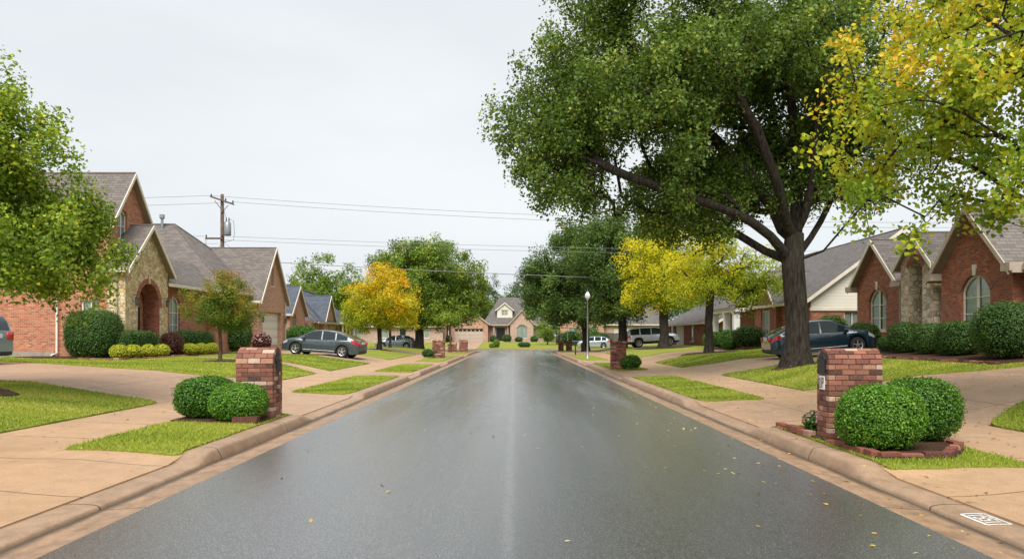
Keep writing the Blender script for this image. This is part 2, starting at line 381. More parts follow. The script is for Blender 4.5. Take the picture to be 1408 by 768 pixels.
# asphalt
def asphalt():
    n = NT('wet_asphalt'); o = n.coord('Object'); s = n.sep(o)
    c = (.040, .042, .046)
    st = n.mapped(o, (1.2, .06, 1)); streak = n.noise(st, 1.6, 5, .6)
    col = n.mix(n.ramp(streak, [(.35, 0.), (.65, 1.)]), sc_(c, .72), sc_(c, 1.25))
    agg = n.noise(o, 70, 4, .8)
    col = n.mix(n.ramp(agg, [(.40, 0.), (.62, 1.)]), n.mix(.75, col, (.008, .008, .009)), n.mix(.3, col, (.16, .16, .165)))
    spk = n.n('ShaderNodeTexVoronoi', feature='F1'); n.l(o, spk.inputs['Vector']); spk.inputs['Scale'].default_value = 55
    col = n.mix(n.ramp(spk.outputs['Distance'], [(.0, 1.), (.36, 0.)]), col, (.42, .42, .43))
    # seam between the two lanes of paving: a pale, dry, slightly wandering line
    wob = n.math('MULTIPLY', n.math('SUBTRACT', n.noise(n.mapped(o, (0, .35, 0)), 1, 3), .5), .10)
    d = n.math('ABSOLUTE', n.math('ADD', n.math('ADD', s[0], .06), wob))
    seam = n.ramp(d, [(0, 1.), (.03, .75), (.055, 0.)])
    seam = n.math('MULTIPLY', seam, n.ramp(n.noise(o, 9, 4, .7), [(.35, .1), (.6, 1.)]))
    side = n.ramp(d, [(.05, 0.), (.1, 1.), (.22, .8), (.42, 0.)])
    col = n.mix(n.math('MULTIPLY', seam, .5), col, (.17, .17, .18))
    col = n.mix(n.math('MULTIPLY', side, .5), col, (.03, .03, .032))
    # a few sealed cracks further off
    cr = n.n('ShaderNodeTexVoronoi', feature='DISTANCE_TO_EDGE'); n.l(n.mix(.3, n.mapped(o, (.10, .16, 1)), n.noise(o, .6, 4, .6, 'Color'), 'ADD'), cr.inputs['Vector']); cr.inputs['Scale'].default_value = 1.0
    crf = n.math('MULTIPLY', n.ramp(cr.outputs['Distance'], [(0, 1.), (.004, 1.), (.009, 0.)]), n.ramp(s[1], [(0, 0.), (1, 1.)]))
    crf = n.math('MULTIPLY', crf, n.math('GREATER_THAN', s[1], 13.0))
    col = n.mix(n.math('MULTIPLY', crf, .7), col, (.012, .012, .012))
    wet = n.noise(n.mapped(o, (.9, .07, 1)), 1, 5, .6)
    rough = n.ramp(wet, [(.3, .36), (.5, .42), (.7, .48)])
    rough = n.math('ADD', rough, n.math('MULTIPLY', n.ramp(streak, [(.4, 0.), (.7, 1.)]), .05))
    n.set(col=col, rough=rough, spec=1.0, coat=1.0); n.p.inputs['Coat IOR'].default_value = 1.6; n.l(n.ramp(wet, [(.32, .13), (.5, .20), (.68, .32)]), n.p.inputs['Coat Roughness'])
    n.bump(n.math('ADD', agg, n.math('MULTIPLY', n.noise(o, 160, 2), .5)), .22, .006)
    cb = n.n('ShaderNodeBump'); n.l(n.math('ADD', agg, n.noise(o, 30, 3, .8)), cb.inputs['Height']); cb.inputs['Strength'].default_value = .33; cb.inputs['Distance'].default_value = .006; n.l(cb.outputs[0], n.p.inputs['Coat Normal']); return n.m
M['asphalt'] = asphalt()
def ground_mat(name, a, b, c, scale=1.0):
    n = NT(name); o = n.coord('Object')
    col = n.mix(n.ramp(n.noise(o, .7*scale, 6, .65), [(.35, 0.), (.65, 1.)]), a, b)
    col = n.mix(n.ramp(n.noise(o, 26*scale, 4, .8), [(.42, 0.), (.62, .8)]), col, c)
    col = n.mix(n.ramp(n.noise(o, 90*scale, 2, .8), [(.45, 0.), (.6, .6)]), col, sc_(a, .35))
    n.set(col=col, rough=.9, spec=.15); n.bump(n.noise(o, 70*scale, 3), .8, .03); return n.m
M['lawn'] = ground_mat('lawn', (.19, .255, .024), (.29, .34, .04), (.34, .31, .08))
M['earth'] = ground_mat('earth', (.10, .13, .03), (.12, .14, .03), (.14, .11, .05))
M['mulch'] = ground_mat('mulch', (.055, .03, .02), (.09, .045, .028), (.14, .075, .045), 1.3)
M['grass_blade'] = leaf_mat('grass_blade', [(0, (.10, .155, .016)), (.4, (.29, .37, .03)), (.75, (.44, .48, .055)), (1, (.52, .44, .12))], .35, .55)
def bark(name, c):
    n = NT(name); o = n.coord('Object'); m = n.mapped(o, (9, 9, 1.6)); f = n.noise(m, 1.5, 6, .7)
    col = n.mix(n.ramp(f, [(.35, 0.), (.62, 1.)]), sc_(c, .25), sc_(c, 1.9)); col = n.mix(n.ramp(n.noise(o, 1.3, 4), [(.5, 0.), (.7, .5)]), col, (.05, .055, .03))
    n.set(col=col, rough=.9, spec=.2); n.bump(f, 1.0, .11); return n.m
M['bark_dark'] = bark('bark_dark', (.036, .029, .023))
M['bark_brown'] = bark('bark_brown', (.10, .07, .05))
# ------------------------------------------------------------------ road, kerbs, paving, lawns
def strip(name, prof_fn, ys, mat, skirt=False, kind='structure', smooth=True):
    """sweep a cross-section along Y; prof_fn(y) -> list of (x, z)"""
    vs = []; n = None
    for y in ys:
        p = prof_fn(y); n = len(p); vs += [(x, y, z) for x, z in p]
    fs = []
    for i in range(len(ys)-1):
        for k in range(n-1): fs.append((i*n+k, i*n+k+1, (i+1)*n+k+1, (i+1)*n+k))
    mb = MB(); mb.add(vs, fs); o = mb.build(name, mat, smooth=smooth, uv=False)
    me = o.data
    if me.polygons[0].normal.z < -.2: me.flip_normals()
    return tag(o, kind=kind)
Y_END = 83.0
ys = list(np.arange(-6, 84, .5))+[Y_END+.5]
xs = np.linspace(-3.56, 3.56, 15)
strip('road', lambda y: [(x, .055*(1-(x/3.56)**2)*(1-float(smooth((y-76)/7)))+.003) for x in xs], ys, M['asphalt'])
mb = MB(); X_ = np.linspace(-70, 70, 60)
vs = [(x, y, .003) for y in (Y_END+.5, 87.5, 91.6) for x in X_]; n = len(X_)
mb.add(vs, [(r*n+i, r*n+i+1, (r+1)*n+i+1, (r+1)*n+i) for r in range(2) for i in range(n-1)])
tag(mb.build('cross_street', M['asphalt'], uv=False), kind='structure')
ysf = list(np.arange(-6, 82.6, .15))
for sd in (-1, 1):
    strip('gutter', lambda y: [(sd*3.555, .0), (sd*3.56, .006), (sd*3.9, -.018), (sd*4.0, -.022)], list(np.arange(-6, 84, 1.)), M['gutter'])
    def kp(y, sd=sd):
        r = float(raised(sd, y)); t = .028+.107*r
        w = .012*math.sin(y*1.7+sd)*r
        if abs(y-82.5) < 0: pass
        return [(sd*(3.995), -.03), (sd*(4.00+w*.2), .004+.02*r), (sd*(4.02+.02*r), t*.66+.01*r), (sd*(4.05), t*.90), (sd*(4.085), t*1.0+.003), (sd*(4.14), t*1.03+.006), (sd*4.26, t+.008), (sd*4.345, t+.001), (sd*4.37, t-.08)]
    strip('kerb', kp, ysf, M['kerb'])
# far kerb of the cross street
mb = MB(); mb.poly_prism([(-70, 91.6, 0), (-70, 91.6, .11), (-70, 91.68, .13), (-70, 91.95, .13), (-70, 91.95, -.2)], (140, 0, 0))
tag(mb.build('kerb', M['kerb'], uv=False), kind='structure')

def clip_halfplane(poly, ax, val, keep_less):
    out = []
    for i in range(len(poly)):
        a = poly[i]; b = poly[(i+1) % len(poly)]
        ia = (a[ax] <= val) if keep_less else (a[ax] >= val); ib = (b[ax] <= val) if keep_less else (b[ax] >= val)
        if ia: out.append(a)
        if ia != ib:
            t = (val-a[ax])/(b[ax]-a[ax]); out.append((a[0]+t*(b[0]-a[0]), a[1]+t*(b[1]-a[1])))
    return out
def triangles(poly):
    P = [Vector((x, y, 0)) for x, y in poly]
    return [[poly[i] for i in t] for t in tessellate_polygon([P])]
def round_poly(poly, r):
    """round the corners of a polygon"""
    out = []; n = len(poly)
    for i in range(n):
        p = Vector(poly[i]); a = Vector(poly[i-1]); b = Vector(poly[(i+1) % n])
        da = (a-p); db = (b-p); k = min(r, da.length*.45, db.length*.45)
        A = p+da.normalized()*k; B = p+db.normalized()*k
        for t in (0, .33, .67, 1): q = A*(1-t)**2+p*2*t*(1-t)+B*t*t; out.append((q.x, q.y))
    return out
def jag(poly, step, amp):
    out = []; n = len(poly)
    for i in range(n):
        a = Vector(poly[i]); b = Vector(poly[(i+1) % n]); L = (b-a).length; k = max(1, int(L/step))
        nn = Vector((-(b-a).y, (b-a).x)).normalized() if L > 0 else Vector((0, 0))
        for j in range(k):
            q = a+(b-a)*(j/k); q = q+nn*(random.random()-.5)*amp; out.append((q.x, q.y))
    return out
def patch(name, poly, mat, off, cell=.5, skirt=.08, kind='structure', zfn=None):
    zfn = zfn or terrain
    cache = {}; V = []; Fc = []
    def vid(p):
        k = (round(p[0], 3), round(p[1], 3))
        if k not in cache: cache[k] = len(V); V.append(k)
        return cache[k]
    for t in triangles(poly):
        xs = [p[0] for p in t]; x0 = math.floor(min(xs)/cell); x1 = math.ceil(max(xs)/cell)
        for i in range(x0, x1):
            s = clip_halfplane(clip_halfplane(t, 0, i*cell, False), 0, (i+1)*cell, True)
            if len(s) < 3: continue
            yy = [p[1] for p in s]
            for j in range(math.floor(min(yy)/cell), math.ceil(max(yy)/cell)):
                q = clip_halfplane(clip_halfplane(s, 1, j*cell, False), 1, (j+1)*cell, True)
                if len(q) < 3: continue
                ids = []
                for p in q:
                    k = vid(p)
                    if not ids or (ids[-1] != k and ids[0] != k): ids.append(k)
                if len(ids) >= 3: Fc.append(tuple(ids))
    arr = np.array(V); Z = zfn(arr[:, 0], arr[:, 1])+off
    mb = MB(); mb.add([(V[i][0], V[i][1], Z[i]) for i in range(len(V))], Fc)
    if skirt:
        n = len(poly); dense = []
        for i in range(n):
            a, b = poly[i], poly[(i+1) % n]; L = math.dist(a, b); k = max(1, int(L/cell))
            dense += [(a[0]+(b[0]-a[0])*j/k, a[1]+(b[1]-a[1])*j/k) for j in range(k)]
        d = np.array(dense); zt = zfn(d[:, 0], d[:, 1])+off; m = len(dense)
        mb.add([(d[i, 0], d[i, 1], zt[i]) for i in range(m)]+[(d[i, 0], d[i, 1], zt[i]-skirt) for i in range(m)], [(i, (i+1) % m, m+(i+1) % m, m+i) for i in range(m)])
    o = mb.build(name, mat, uv=False, smooth=False)
    for p in o.data.polygons:
        pass
    fl = [p.index for p in o.data.polygons if p.normal.z < -.3]
    if fl:
        bm = bmesh.new(); bm.from_mesh(o.data); bm.faces.ensure_lookup_table(); bmesh.ops.reverse_faces(bm, faces=[bm.faces[i] for i in fl]); bm.to_mesh(o.data); bm.free()
    return tag(o, kind=kind)

# base ground to the horizon
gx = np.concatenate([[-900, -500, -250, -140, -90], np.arange(-60, -3.9, 1.0), [-3.2, 3.2], np.arange(4.0, 61, 1.0), [90, 140, 250, 500, 900]])
gy = np.concatenate([[-200, -80, -30], np.arange(-10, 135, 1.5), [160, 220, 350, 600, 1200]])
GX, GY = np.meshgrid(gx, gy); Z = terrain(GX, GY)-.13
Z = np.where((np.abs(GX) < 4.4) & (GY < 92), -.35, Z); Z = np.where((GY > 82.4) & (GY < 91.9), -.25, Z)
me = np_mesh('ground', np.stack([GX.ravel(), GY.ravel(), Z.ravel()], 1), [[r*len(gx)+i, r*len(gx)+i+1, (r+1)*len(gx)+i+1, (r+1)*len(gx)+i] for r in range(len(gy)-1) for i in range(len(gx)-1)], 4, smooth=True)
tag(link('ground', me, M['earth']), kind='structure')

LAWNS = []
def lawn(poly, grass=True, rr=.35, off=.024):
    p = round_poly(poly, rr) if rr else poly
    patch('lawn', jag(p, .22, .05), M['lawn'], off, .5, .1)
    LAWNS.append((p, grass))
# side: sign, X given positive
def S(sd, pts): return [(sd*x, y) for x, y in (pts if sd > 0 else pts[::-1])]
def grow_poly(poly, k=.35):
    A = sum(poly[i][0]*poly[(i+1) % len(poly)][1]-poly[(i+1) % len(poly)][0]*poly[i][1] for i in range(len(poly))); sg = 1 if A > 0 else -1; out = []
    for i in range(len(poly)):
        p = Vector(poly[i]); a = Vector(poly[i-1]); b = Vector(poly[(i+1) % len(poly)]); e = ((p-a).normalized()+(b-p).normalized()); e = e.normalized() if e.length > 0 else e
        q = p+Vector((e.y, -e.x))*k*sg
        if abs(p.x) < 7.8: q.x = p.x; q.y = p.y+(k if q.y > p.y else -k)
        out.append((q.x, q.y))
    return out
# paving: sidewalks (whole length), aprons and driveways
for sd in (-1, 1):
    patch('sidewalk', S(sd, [(6.05, -6), (7.72, -6), (7.72, 82), (6.05, 82)]), M['sidewalk'], .0, .9)
    prev = -6
    for a, b in PATCH[sd]+[(81.2, 82)]:
        if a-prev > .5: patch('driveway_apron', S(sd, [(4.34, prev-.4*(prev > 0)), (6.045, prev-.4*(prev > 0)), (6.045, a+.4), (4.34, a+.4)]), M['driveway'] if prev > 0 else M['sidewalk'], .0, .3)
        prev = b
# near forecourts below the lawns (bottom corners of the view)
patch('driveway', S(-1, [(7.73, -6), (30, -6), (30, 10.9), (7.73, 10.5)]), M['driveway'], .0, .9)
patch('driveway', S(1, [(7.73, -6), (30, -6), (30, 7.9), (7.73, 8.9)]), M['driveway'], .0, .9)
# left driveways
patch('driveway', grow_poly(S(-1, [(7.725, 16.0), (9, 17.0), (11.5, 17.6), (14, 18.5), (30, 19.5), (30, 30), (22, 29.5), (17, 27.2), (13.2, 24.4), (10.4, 22.9), (9, 23.6), (7.725, 25.3)])), M['driveway'], .0, .6)
patch('footpath', grow_poly(S(-1, [(7.725, 30.2), (9.6, 32.2), (12.4, 33.6), (16.7, 37.6), (16.7, 38.7), (12.2, 34.6), (9.6, 33.3), (7.725, 31.9)]), .12), M['sidewalk'], .0, .6)
patch('driveway', grow_poly(S(-1, [(7.725, 41.4), (10, 41.0), (16.2, 46.0), (16.2, 53.6), (13, 51.2), (10, 47.6), (7.725, 46.8)])), M['driveway'], .0, .6)
patch('driveway', grow_poly(S(-1, [(7.725, 60.5), (17, 60.5), (17, 65.5), (7.725, 65.5)])), M['driveway'], .0, .9)
# right driveways
patch('driveway', grow_poly(S(1, [(7.725, 12.9), (9, 14.0), (10.5, 14.6), (30, 15.4), (30, 20), (13.4, 19.5), (9.5, 19.2), (7.725, 20.2)])), M['driveway'], .0, .6)
patch('driveway', grow_poly(S(1, [(7.725, 29.3), (9.5, 28.7), (16, 29.2), (16, 33.9), (10, 33.9), (7.725, 35.2)])), M['driveway'], .0, .6)
patch('driveway', grow_poly(S(1, [(7.725, 43.0), (16, 46.8), (16, 52.5), (7.725, 49.4)])), M['driveway'], .0, .9)
patch('driveway', grow_poly(S(1, [(7.725, 66), (16, 69.5), (16, 76), (7.725, 72)])), M['driveway'], .0, .9)
patch('driveway', [(-8.8, 91.96), (-4.8, 91.96), (-4.8, 119), (-9.3, 119)], M['driveway'], .005, 1.5)
# verges
for sd in (-1, 1):
    for i, (a, b) in enumerate(PATCH[sd]):
        if sd < 0 and i == 0: lawn(S(sd, [(4.36, 10.0), (6.04, 10.25), (6.04, 15.0), (4.36, 15.1)]), rr=.12)
        elif sd > 0 and i == 0: lawn(S(sd, [(4.36, 9.0), (6.04, 8.85), (6.04, 13.0), (4.36, 13.1)]), rr=.12)
        else: lawn(S(sd, [(4.36, a), (6.04, a+.1), (6.04, b-.1), (4.36, b)]), rr=.5, grass=b < 50)
# lawns behind the sidewalks
lawn(S(-1, [(7.74, 10.2), (30, 10.6), (30, 19.3), (14, 18.3), (11.5, 17.4), (9, 16.8), (7.74, 16.9)]), rr=.5)
lawn(S(-1, [(7.74, 25.6), (9, 23.8), (10.4, 23.1), (13.1, 24.6), (17, 27.4), (22, 29.7), (22, 34.2), (18.2, 34.2), (17.2, 34.6), (17.2, 37.4), (16.8, 37.4), (12.4, 33.45), (9.6, 32.0), (7.74, 29.9)]), rr=.4)
lawn(S(-1, [(7.74, 32.1), (9.6, 33.5), (12.2, 34.8), (16.8, 38.9), (18, 39.4), (18, 44.7), (16.3, 45.9), (10, 40.85), (7.74, 41.1)]), rr=.3)
lawn(S(-1, [(7.74, 47), (10, 47.8), (13, 51.4), (16.3, 53.9), (18, 54), (18, 60.3), (7.74, 60.3)]), rr=.3, grass=False)
lawn(S(-1, [(7.74, 65.7), (17, 65.7), (17, 82.2), (7.74, 82.2)]), grass=False, rr=.3)
lawn(S(1, [(7.74, 8.6), (30, 7.6), (30, 15.2), (10.5, 14.4), (9, 13.8), (7.74, 12.6)]), rr=.4)
lawn(S(1, [(7.74, 20.5), (9.5, 19.4), (13.4, 19.7), (30, 20.2), (30, 23.5), (16, 23.5), (15.5, 28.5), (16, 29.0), (9.5, 28.5), (7.74, 29.0)]), rr=.4)
lawn(S(1, [(7.74, 35.5), (10, 34.1), (16, 34.1), (16, 46.5), (7.74, 42.7)]), rr=.4)
lawn(S(1, [(7.74, 49.7), (16, 52.8), (16, 69.2), (7.74, 65.8)]), rr=.3, grass=False)
lawn(S(1, [(7.74, 72.3), (16, 76.3), (30, 76.3), (30, 82.2), (7.74, 82.2)]), rr=.3, grass=False)
lawn([(-4.75, 92.0), (30, 92.0), (30, 121), (-4.75, 121)], rr=0, grass=False)
lawn([(-40, 92.0), (-8.85, 92.0), (-9.35, 119), (-40, 121)], rr=0, grass=False)
# mulch rings and beds
def blob_poly(cx, cy, rx, ry, n=22, j=.12):
    return [(cx+rx*(1+random.uniform(-j, j))*math.cos(2*math.pi*k/n), cy+ry*(1+random.uniform(-j, j))*math.sin(2*math.pi*k/n)) for k in range(n)]
BEDS = [blob_poly(-10.5, 14.8, .75, .7), blob_poly(-11.75, 30.6, .62, .62), blob_poly(11.0, 43.6, 1.5, 1.3), blob_poly(12.0, 62, 2.2, 2.0), blob_poly(9.9, 27, .85, .7), blob_poly(-10.6, 60, .9, .9),
    [(-18.2, 34.4), (-21.5, 34.3), (-21.5, 33.0), (-19.8, 31.6), (-17.6, 30.9), (-15.9, 30.9), (-15.5, 32.5), (-15.7, 35.6), (-15.9, 37.2), (-17.4, 37.2)],
    [(-17.9, 38.9), (-16.2, 37.2), (-15.6, 37.6), (-15.4, 40), (-15.7, 44), (-17.0, 44.6), (-17.9, 44.6)],
    [(15.9, 20.6), (12.9, 20.6), (12.9, 26), (13.1, 28.6), (13.6, 30.4), (14.4, 31.4), (15.9, 31.4)],
    [(4.42, 9.35), (5.4, 9.35), (6.02, 10.3), (6.02, 11.6), (5.2, 12.5), (4.42, 12.7)],
    [(-4.42, 13.1), (-6.0, 13.4), (-6.02, 14.6), (-5.0, 14.8), (-4.42, 14.8)],
    [(13.2, 44), (15.6, 43), (15.6, 56), (13.4, 54)]]
for b in BEDS: patch('mulch_bed', jag(b, .3, .08), M['mulch'], .052, .5, .06)

# ------------------------------------------------------------------ grass
def pts_in(tris, n):
    T = np.array(tris); a, b, c = T[:, 0], T[:, 1], T[:, 2]
    ar = .5*np.abs((b[:, 0]-a[:, 0])*(c[:, 1]-a[:, 1])-(c[:, 0]-a[:, 0])*(b[:, 1]-a[:, 1]))
    k = rng.choice(len(T), n, p=ar/ar.sum()); u = rng.random(n); v = rng.random(n); m = u+v > 1; u[m] = 1-u[m]; v[m] = 1-v[m]
    return a[k]+(b[k]-a[k])*u[:, None]+(c[k]-a[k])*v[:, None]
def inside(P, poly):
    x, y = P[:, 0], P[:, 1]; r = np.zeros(len(P), bool); n = len(poly)
    for i in range(n):
        x1, y1 = poly[i]; x2, y2 = poly[i-1]
        if y1 == y2: continue
        c = ((y1 > y) != (y2 > y)) & (x < (x2-x1)*(y-y1)/(y2-y1)+x1); r ^= c
    return r
def sines(P, k, seed, n=6):
    r = np.random.default_rng(seed); o = np.zeros(len(P))
    for _ in range(n):
        d = r.normal(size=P.shape[1])*k; o += np.sin(P@d+r.random()*6.28)
    return o/n
nb = 0
for poly, gr in LAWNS:
    if not gr: continue
    tr = triangles(poly); T = np.array(tr)
    area = .5*np.abs((T[:, 1, 0]-T[:, 0, 0])*(T[:, 2, 1]-T[:, 0, 1])-(T[:, 2, 0]-T[:, 0, 0])*(T[:, 1, 1]-T[:, 0, 1])).sum()
    n = int(min(area*2600, 400000)); P = pts_in(tr, n)
    d = np.hypot(P[:, 0], P[:, 1]); dens = np.clip((11/d)**1.7, .03, 1)*np.clip(n and 1, 0, 1)
    full = area*2600/n
    keep = (rng.random(n) < dens*min(1, full)) & (np.abs(P[:, 0])/np.maximum(P[:, 1], 1) < 1.15)
    for b in BEDS: keep &= ~inside(P, b)
    P = P[keep]; d = d[keep]; n = len(P)
    if n < 50: continue
    edge = rng.normal(size=(n, 2))*.03; P = P+edge
    h = rng.uniform(.022, .048, n)*(1+.25*sines(P, 1.2, 3)); w = .0042*np.maximum(1, d/9)*rng.uniform(.8, 1.5, n)
    ang = rng.random(n)*6.283; t = np.stack([np.cos(ang), np.sin(ang)], 1); lean = rng.normal(size=(n, 2))*.022
    z = terrain(P[:, 0], P[:, 1])+.02
    V = np.zeros((n, 3, 3)); V[:, 0, :2] = P-t*w[:, None]; V[:, 1, :2] = P+t*w[:, None]; V[:, 2, :2] = P+lean
    V[:, 0, 2] = z; V[:, 1, 2] = z; V[:, 2, 2] = z+h
    rnd = np.clip(.40+.06*(P[:, 0] < 0)+.42*sines(P, .8, 9)+.36*sines(P, 4, 19)+rng.normal(size=n)*.24, 0, 1)
    me = np_mesh('grass', V.reshape(-1, 3), np.arange(3*n).reshape(n, 3), 3, {'rnd': np.repeat(rnd, 3)})
    tag(link('grass', me, M['grass_blade']), kind='stuff'); nb += n
print('blades', nb)
# ------------------------------------------------------------------ house kit
def arch_outline(s0, s1, z0, z1, rise, n=9):
    """opening outline, counter-clockwise in (s,z); rise = height of the arch above its springing"""
    pts = [(s0, z0), (s1, z0)]
    if rise <= 0: return pts+[(s1, z1), (s0, z1)]
    c = (s0+s1)/2; hw = (s1-s0)/2; zs = z1-rise
    Rr = (hw*hw+rise*rise)/(2*rise); zc = z1-Rr; a0 = math.asin(min(1, hw/Rr))
    if rise > hw: a0 = math.pi/2; 
    for k in range(n+1):
        a = a0-2*a0*k/n
        if rise >= hw*.98: a = math.pi/2*(1-2*k/n); pts.append((c+hw*math.sin(a), zs+rise*math.cos(a)))
        else: pts.append((c+Rr*math.sin(a), zc+Rr*math.cos(a)))
    return pts
class House:
    def __init__(s, name, label, cat, org, group=None):
        s.org = org; s.root = thing(name, label, cat, org, 0, group)
    def part(s, mb, name, mat, parent=None, smooth=False, label=None):
        o = mb.build(name, mat, parent or s.root, s.org, smooth)
        if label: o['label'] = label
        return o
    def wall(s, A, B, outer, mat, holes=(), depth=.14, reveal=None, name='wall', label=None):
        """outer: [(s,z)] counter-clockwise seen from outside; holes: dicts"""
        A = Vector((*A, 0)); B = Vector((*B, 0)); d = (B-A).normalized(); nrm = Vector((d.y, -d.x, 0))
        P = lambda q, off=0: A+d*q[0]+Vector((0, 0, q[1]))+nrm*off
        mb = MB(); outs = [arch_outline(*h['r'], h.get('rise', 0)) for h in holes]
        flat = [Vector((q[0], q[1], 0)) for q in outer]; lists = [flat]+[[Vector((q[0], q[1], 0)) for q in o] for o in outs]
        allp = [v for l in lists for v in l]
        fs = []
        for t in tessellate_polygon(lists):
            a, b, c = t
            if (allp[b]-allp[a]).cross(allp[c]-allp[a]).z < 0: a, c = c, a
            fs.append((a, b, c))
        mb.add([P((v.x, v.y)) for v in allp], fs, 0)
        for h, o in zip(holes, outs):
            dp = h.get('depth', depth); n = len(o)
            mb.add([P(q) for q in o]+[P(q, -dp) for q in o], [(i, n+i, n+(i+1) % n, (i+1) % n) for i in range(n)], 1)
        w = s.part(mb, name, [mat, reveal or mat], label=label)
        for h, o in zip(holes, outs):
            s.unit(P, h, o, h.get('depth', depth), nrm, d)
        return w
    def unit(s, P, h, o, dp, nrm, d):
        k = h['k']; s0, s1, z0, z1 = h['r']; rise = h.get('rise', 0)
        c = (s0+s1)/2; hm = (z0+z1)/2
        def frame_ring(mb, wd, d0, d1):
            inner = []
            n = len(o)
            for i in range(n):
                q = Vector(o[i]); a = Vector(o[i-1]); b = Vector(o[(i+1) % n]); e1 = (q-a).normalized(); e2 = (b-q).normalized()
                n1 = Vector((-e1.y, e1.x)); n2 = Vector((-e2.y, e2.x)); m = (n1+n2); m = m/max(.5, m.length_squared)*2
                inner.append(q+m*wd)
            vs = [P(q, d1) for q in o]+[P(q, d1) for q in inner]+[P(q, d0) for q in inner]
            fs = [(i, (i+1) % n, n+(i+1) % n, n+i) for i in range(n)]+[(n+i, n+(i+1) % n, 2*n+(i+1) % n, 2*n+i) for i in range(n)]
            mb.add(vs, fs); return inner
        def bar(mb, a, b, w, d0, d1):
            a = Vector(a); b = Vector(b); e = (b-a).normalized(); m = Vector((-e.y, e.x))*w/2
            mb.poly_prism([P(a-m, d1), P(b-m, d1), P(b+m, d1), P(a+m, d1)], -nrm*(d1-d0))
        if k == 'window':
            mb = MB(); fw = h.get('fw', .07); inner = frame_ring(mb, fw, -dp, -dp+.05)
            f0, f1 = -dp-.0, -dp+.035
            for t in h.get('v', [.5]): x = s0+(s1-s0)*t; bar(mb, (x, z0+fw*.5), (x, z1-rise*(1-math.sqrt(max(0, 1-(2*t-1)**2)))-.03), h.get('vw', .05), f0, f1)
            for t in h.get('hh', [.45]): z = z0+(z1-z0)*t; bar(mb, (s0+fw*.5, z), (s1-fw*.5, z), .035, f0, f1-.006)
            w = s.part(mb, 'window', M[h.get('fm', 'trim_cream')])
            mb = MB(); mb.add([P(q, -dp+.012) for q in inner], [tuple(range(len(inner)))]); s.part(mb, 'pane', M['glass'], w)
            mb = MB(); n = max(12, int((s1-s0)*24)); gap = h.get('gap', .06); vs = []
            ztop = z1+.02
            for i in range(n+1):
                x = s0+(s1-s0)*i/n; off = -dp-.045-.018*math.sin(i*2.1)
                vs += [P((x, z0), off), P((x, ztop), off)]
            fs = [(2*i, 2*i+2, 2*i+3, 2*i+1) for i in range(n) if abs((i+.5)/n-.5) > gap]
            mb.add(vs, fs); s.part(mb, 'curtain', M['curtain'], w)
            mb = MB(); mb.add([P((s0, z0), -dp-.5), P((s1, z0), -dp-.5), P((s1, z1), -dp-.5), P((s0, z1), -dp-.5)], [(0, 1, 2, 3)]); s.part(mb, 'room_shade', M['door_dark'], w)  # sheet in the dark door paint stands in for the room's shade
            if h.get('sill', True):
                mb = MB(); mb.poly_prism([P((s0-.06, z0-.07), -.02), P((s1+.06, z0-.07), -.02), P((s1+.06, z0-.003), -.02), P((s0-.06, z0-.003), -.02)], nrm*.06); s.part(mb, 'sill', M[h.get('sm', 'trim_cream')], w)
        elif k == 'door':
            mb = MB(); mb.add([P(q, -dp) for q in o], [tuple(range(len(o)))]); n = 3
            for i in range(2):
                for j in range(n):
                    a0 = s0+.08+(s1-s0-.16)*(i/2)+.03; a1 = s0+.08+(s1-s0-.16)*((i+1)/2)-.03; b0 = z0+.1+(z1-z0-.2)*j/n+.04; b1 = z0+.1+(z1-z0-.2)*(j+1)/n-.04
                    mb.poly_prism([P((a0, b0), -dp), P((a1, b0), -dp), P((a1, b1), -dp), P((a0, b1), -dp)], nrm*.02)
            dr = s.part(mb, 'door', M[h.get('m', 'door_dark')])
            mb = MB(); mb.tube([P((s1-.12, hm-.1), -dp+.03), P((s1-.12, hm-.1), -dp+.08), P((s1-.12, hm+.08), -dp+.08), P((s1-.12, hm+.08), -dp+.03)], .012, 6); s.part(mb, 'handle', M['grey_metal'], dr)
            mb = MB(); frame_ring(mb, .06, -dp, -dp+.06); s.part(mb, 'door_frame', M['trim_cream'], dr)
        elif k == 'garage':
            mb = MB(); rows = 4; cols = max(3, int((s1-s0)/.6))
            mb.add([P(q, -dp) for q in o], [tuple(range(len(o)))])
            for j in range(rows):
                b0 = z0+(z1-z0)*j/rows; b1 = z0+(z1-z0)*(j+1)/rows
                mb.poly_prism([P((s0+.01, b0+.012), -dp), P((s1-.01, b0+.012), -dp), P((s1-.01, b1-.012), -dp), P((s0+.01, b1-.012), -dp)], nrm*.03)
                if j == rows-1 and h.get('lights'): continue
                for i in range(cols):
                    a0 = s0+(s1-s0)*i/cols+.06; a1 = s0+(s1-s0)*(i+1)/cols-.06
                    mb.poly_prism([P((a0, b0+.1), -dp+.03), P((a1, b0+.1), -dp+.03), P((a1, b1-.1), -dp+.03), P((a0, b1-.1), -dp+.03)], nrm*.018)
            g = s.part(mb, 'garage_door', M[h.get('m', 'garage_white')])
            if h.get('lights'):
                for i in range(cols):
                    a0 = s0+(s1-s0)*i/cols+.07; a1 = s0+(s1-s0)*(i+1)/cols-.07; b0 = z0+(z1-z0)*.75+.1; b1 = z1-.1
                    m2 = MB(); m2.poly_prism([P((a0, b0), -dp+.03), P((a1, b0), -dp+.03), P((a1, b1), -dp+.03), P((a0, b1), -dp+.03)], nrm*.012); s.part(m2, 'pane', M['car_glass'], g)
            mb = MB(); frame_ring(mb, .08, -dp, -dp+.07); s.part(mb, 'door_frame', M[h.get('fm', 'trim_tan')], g)
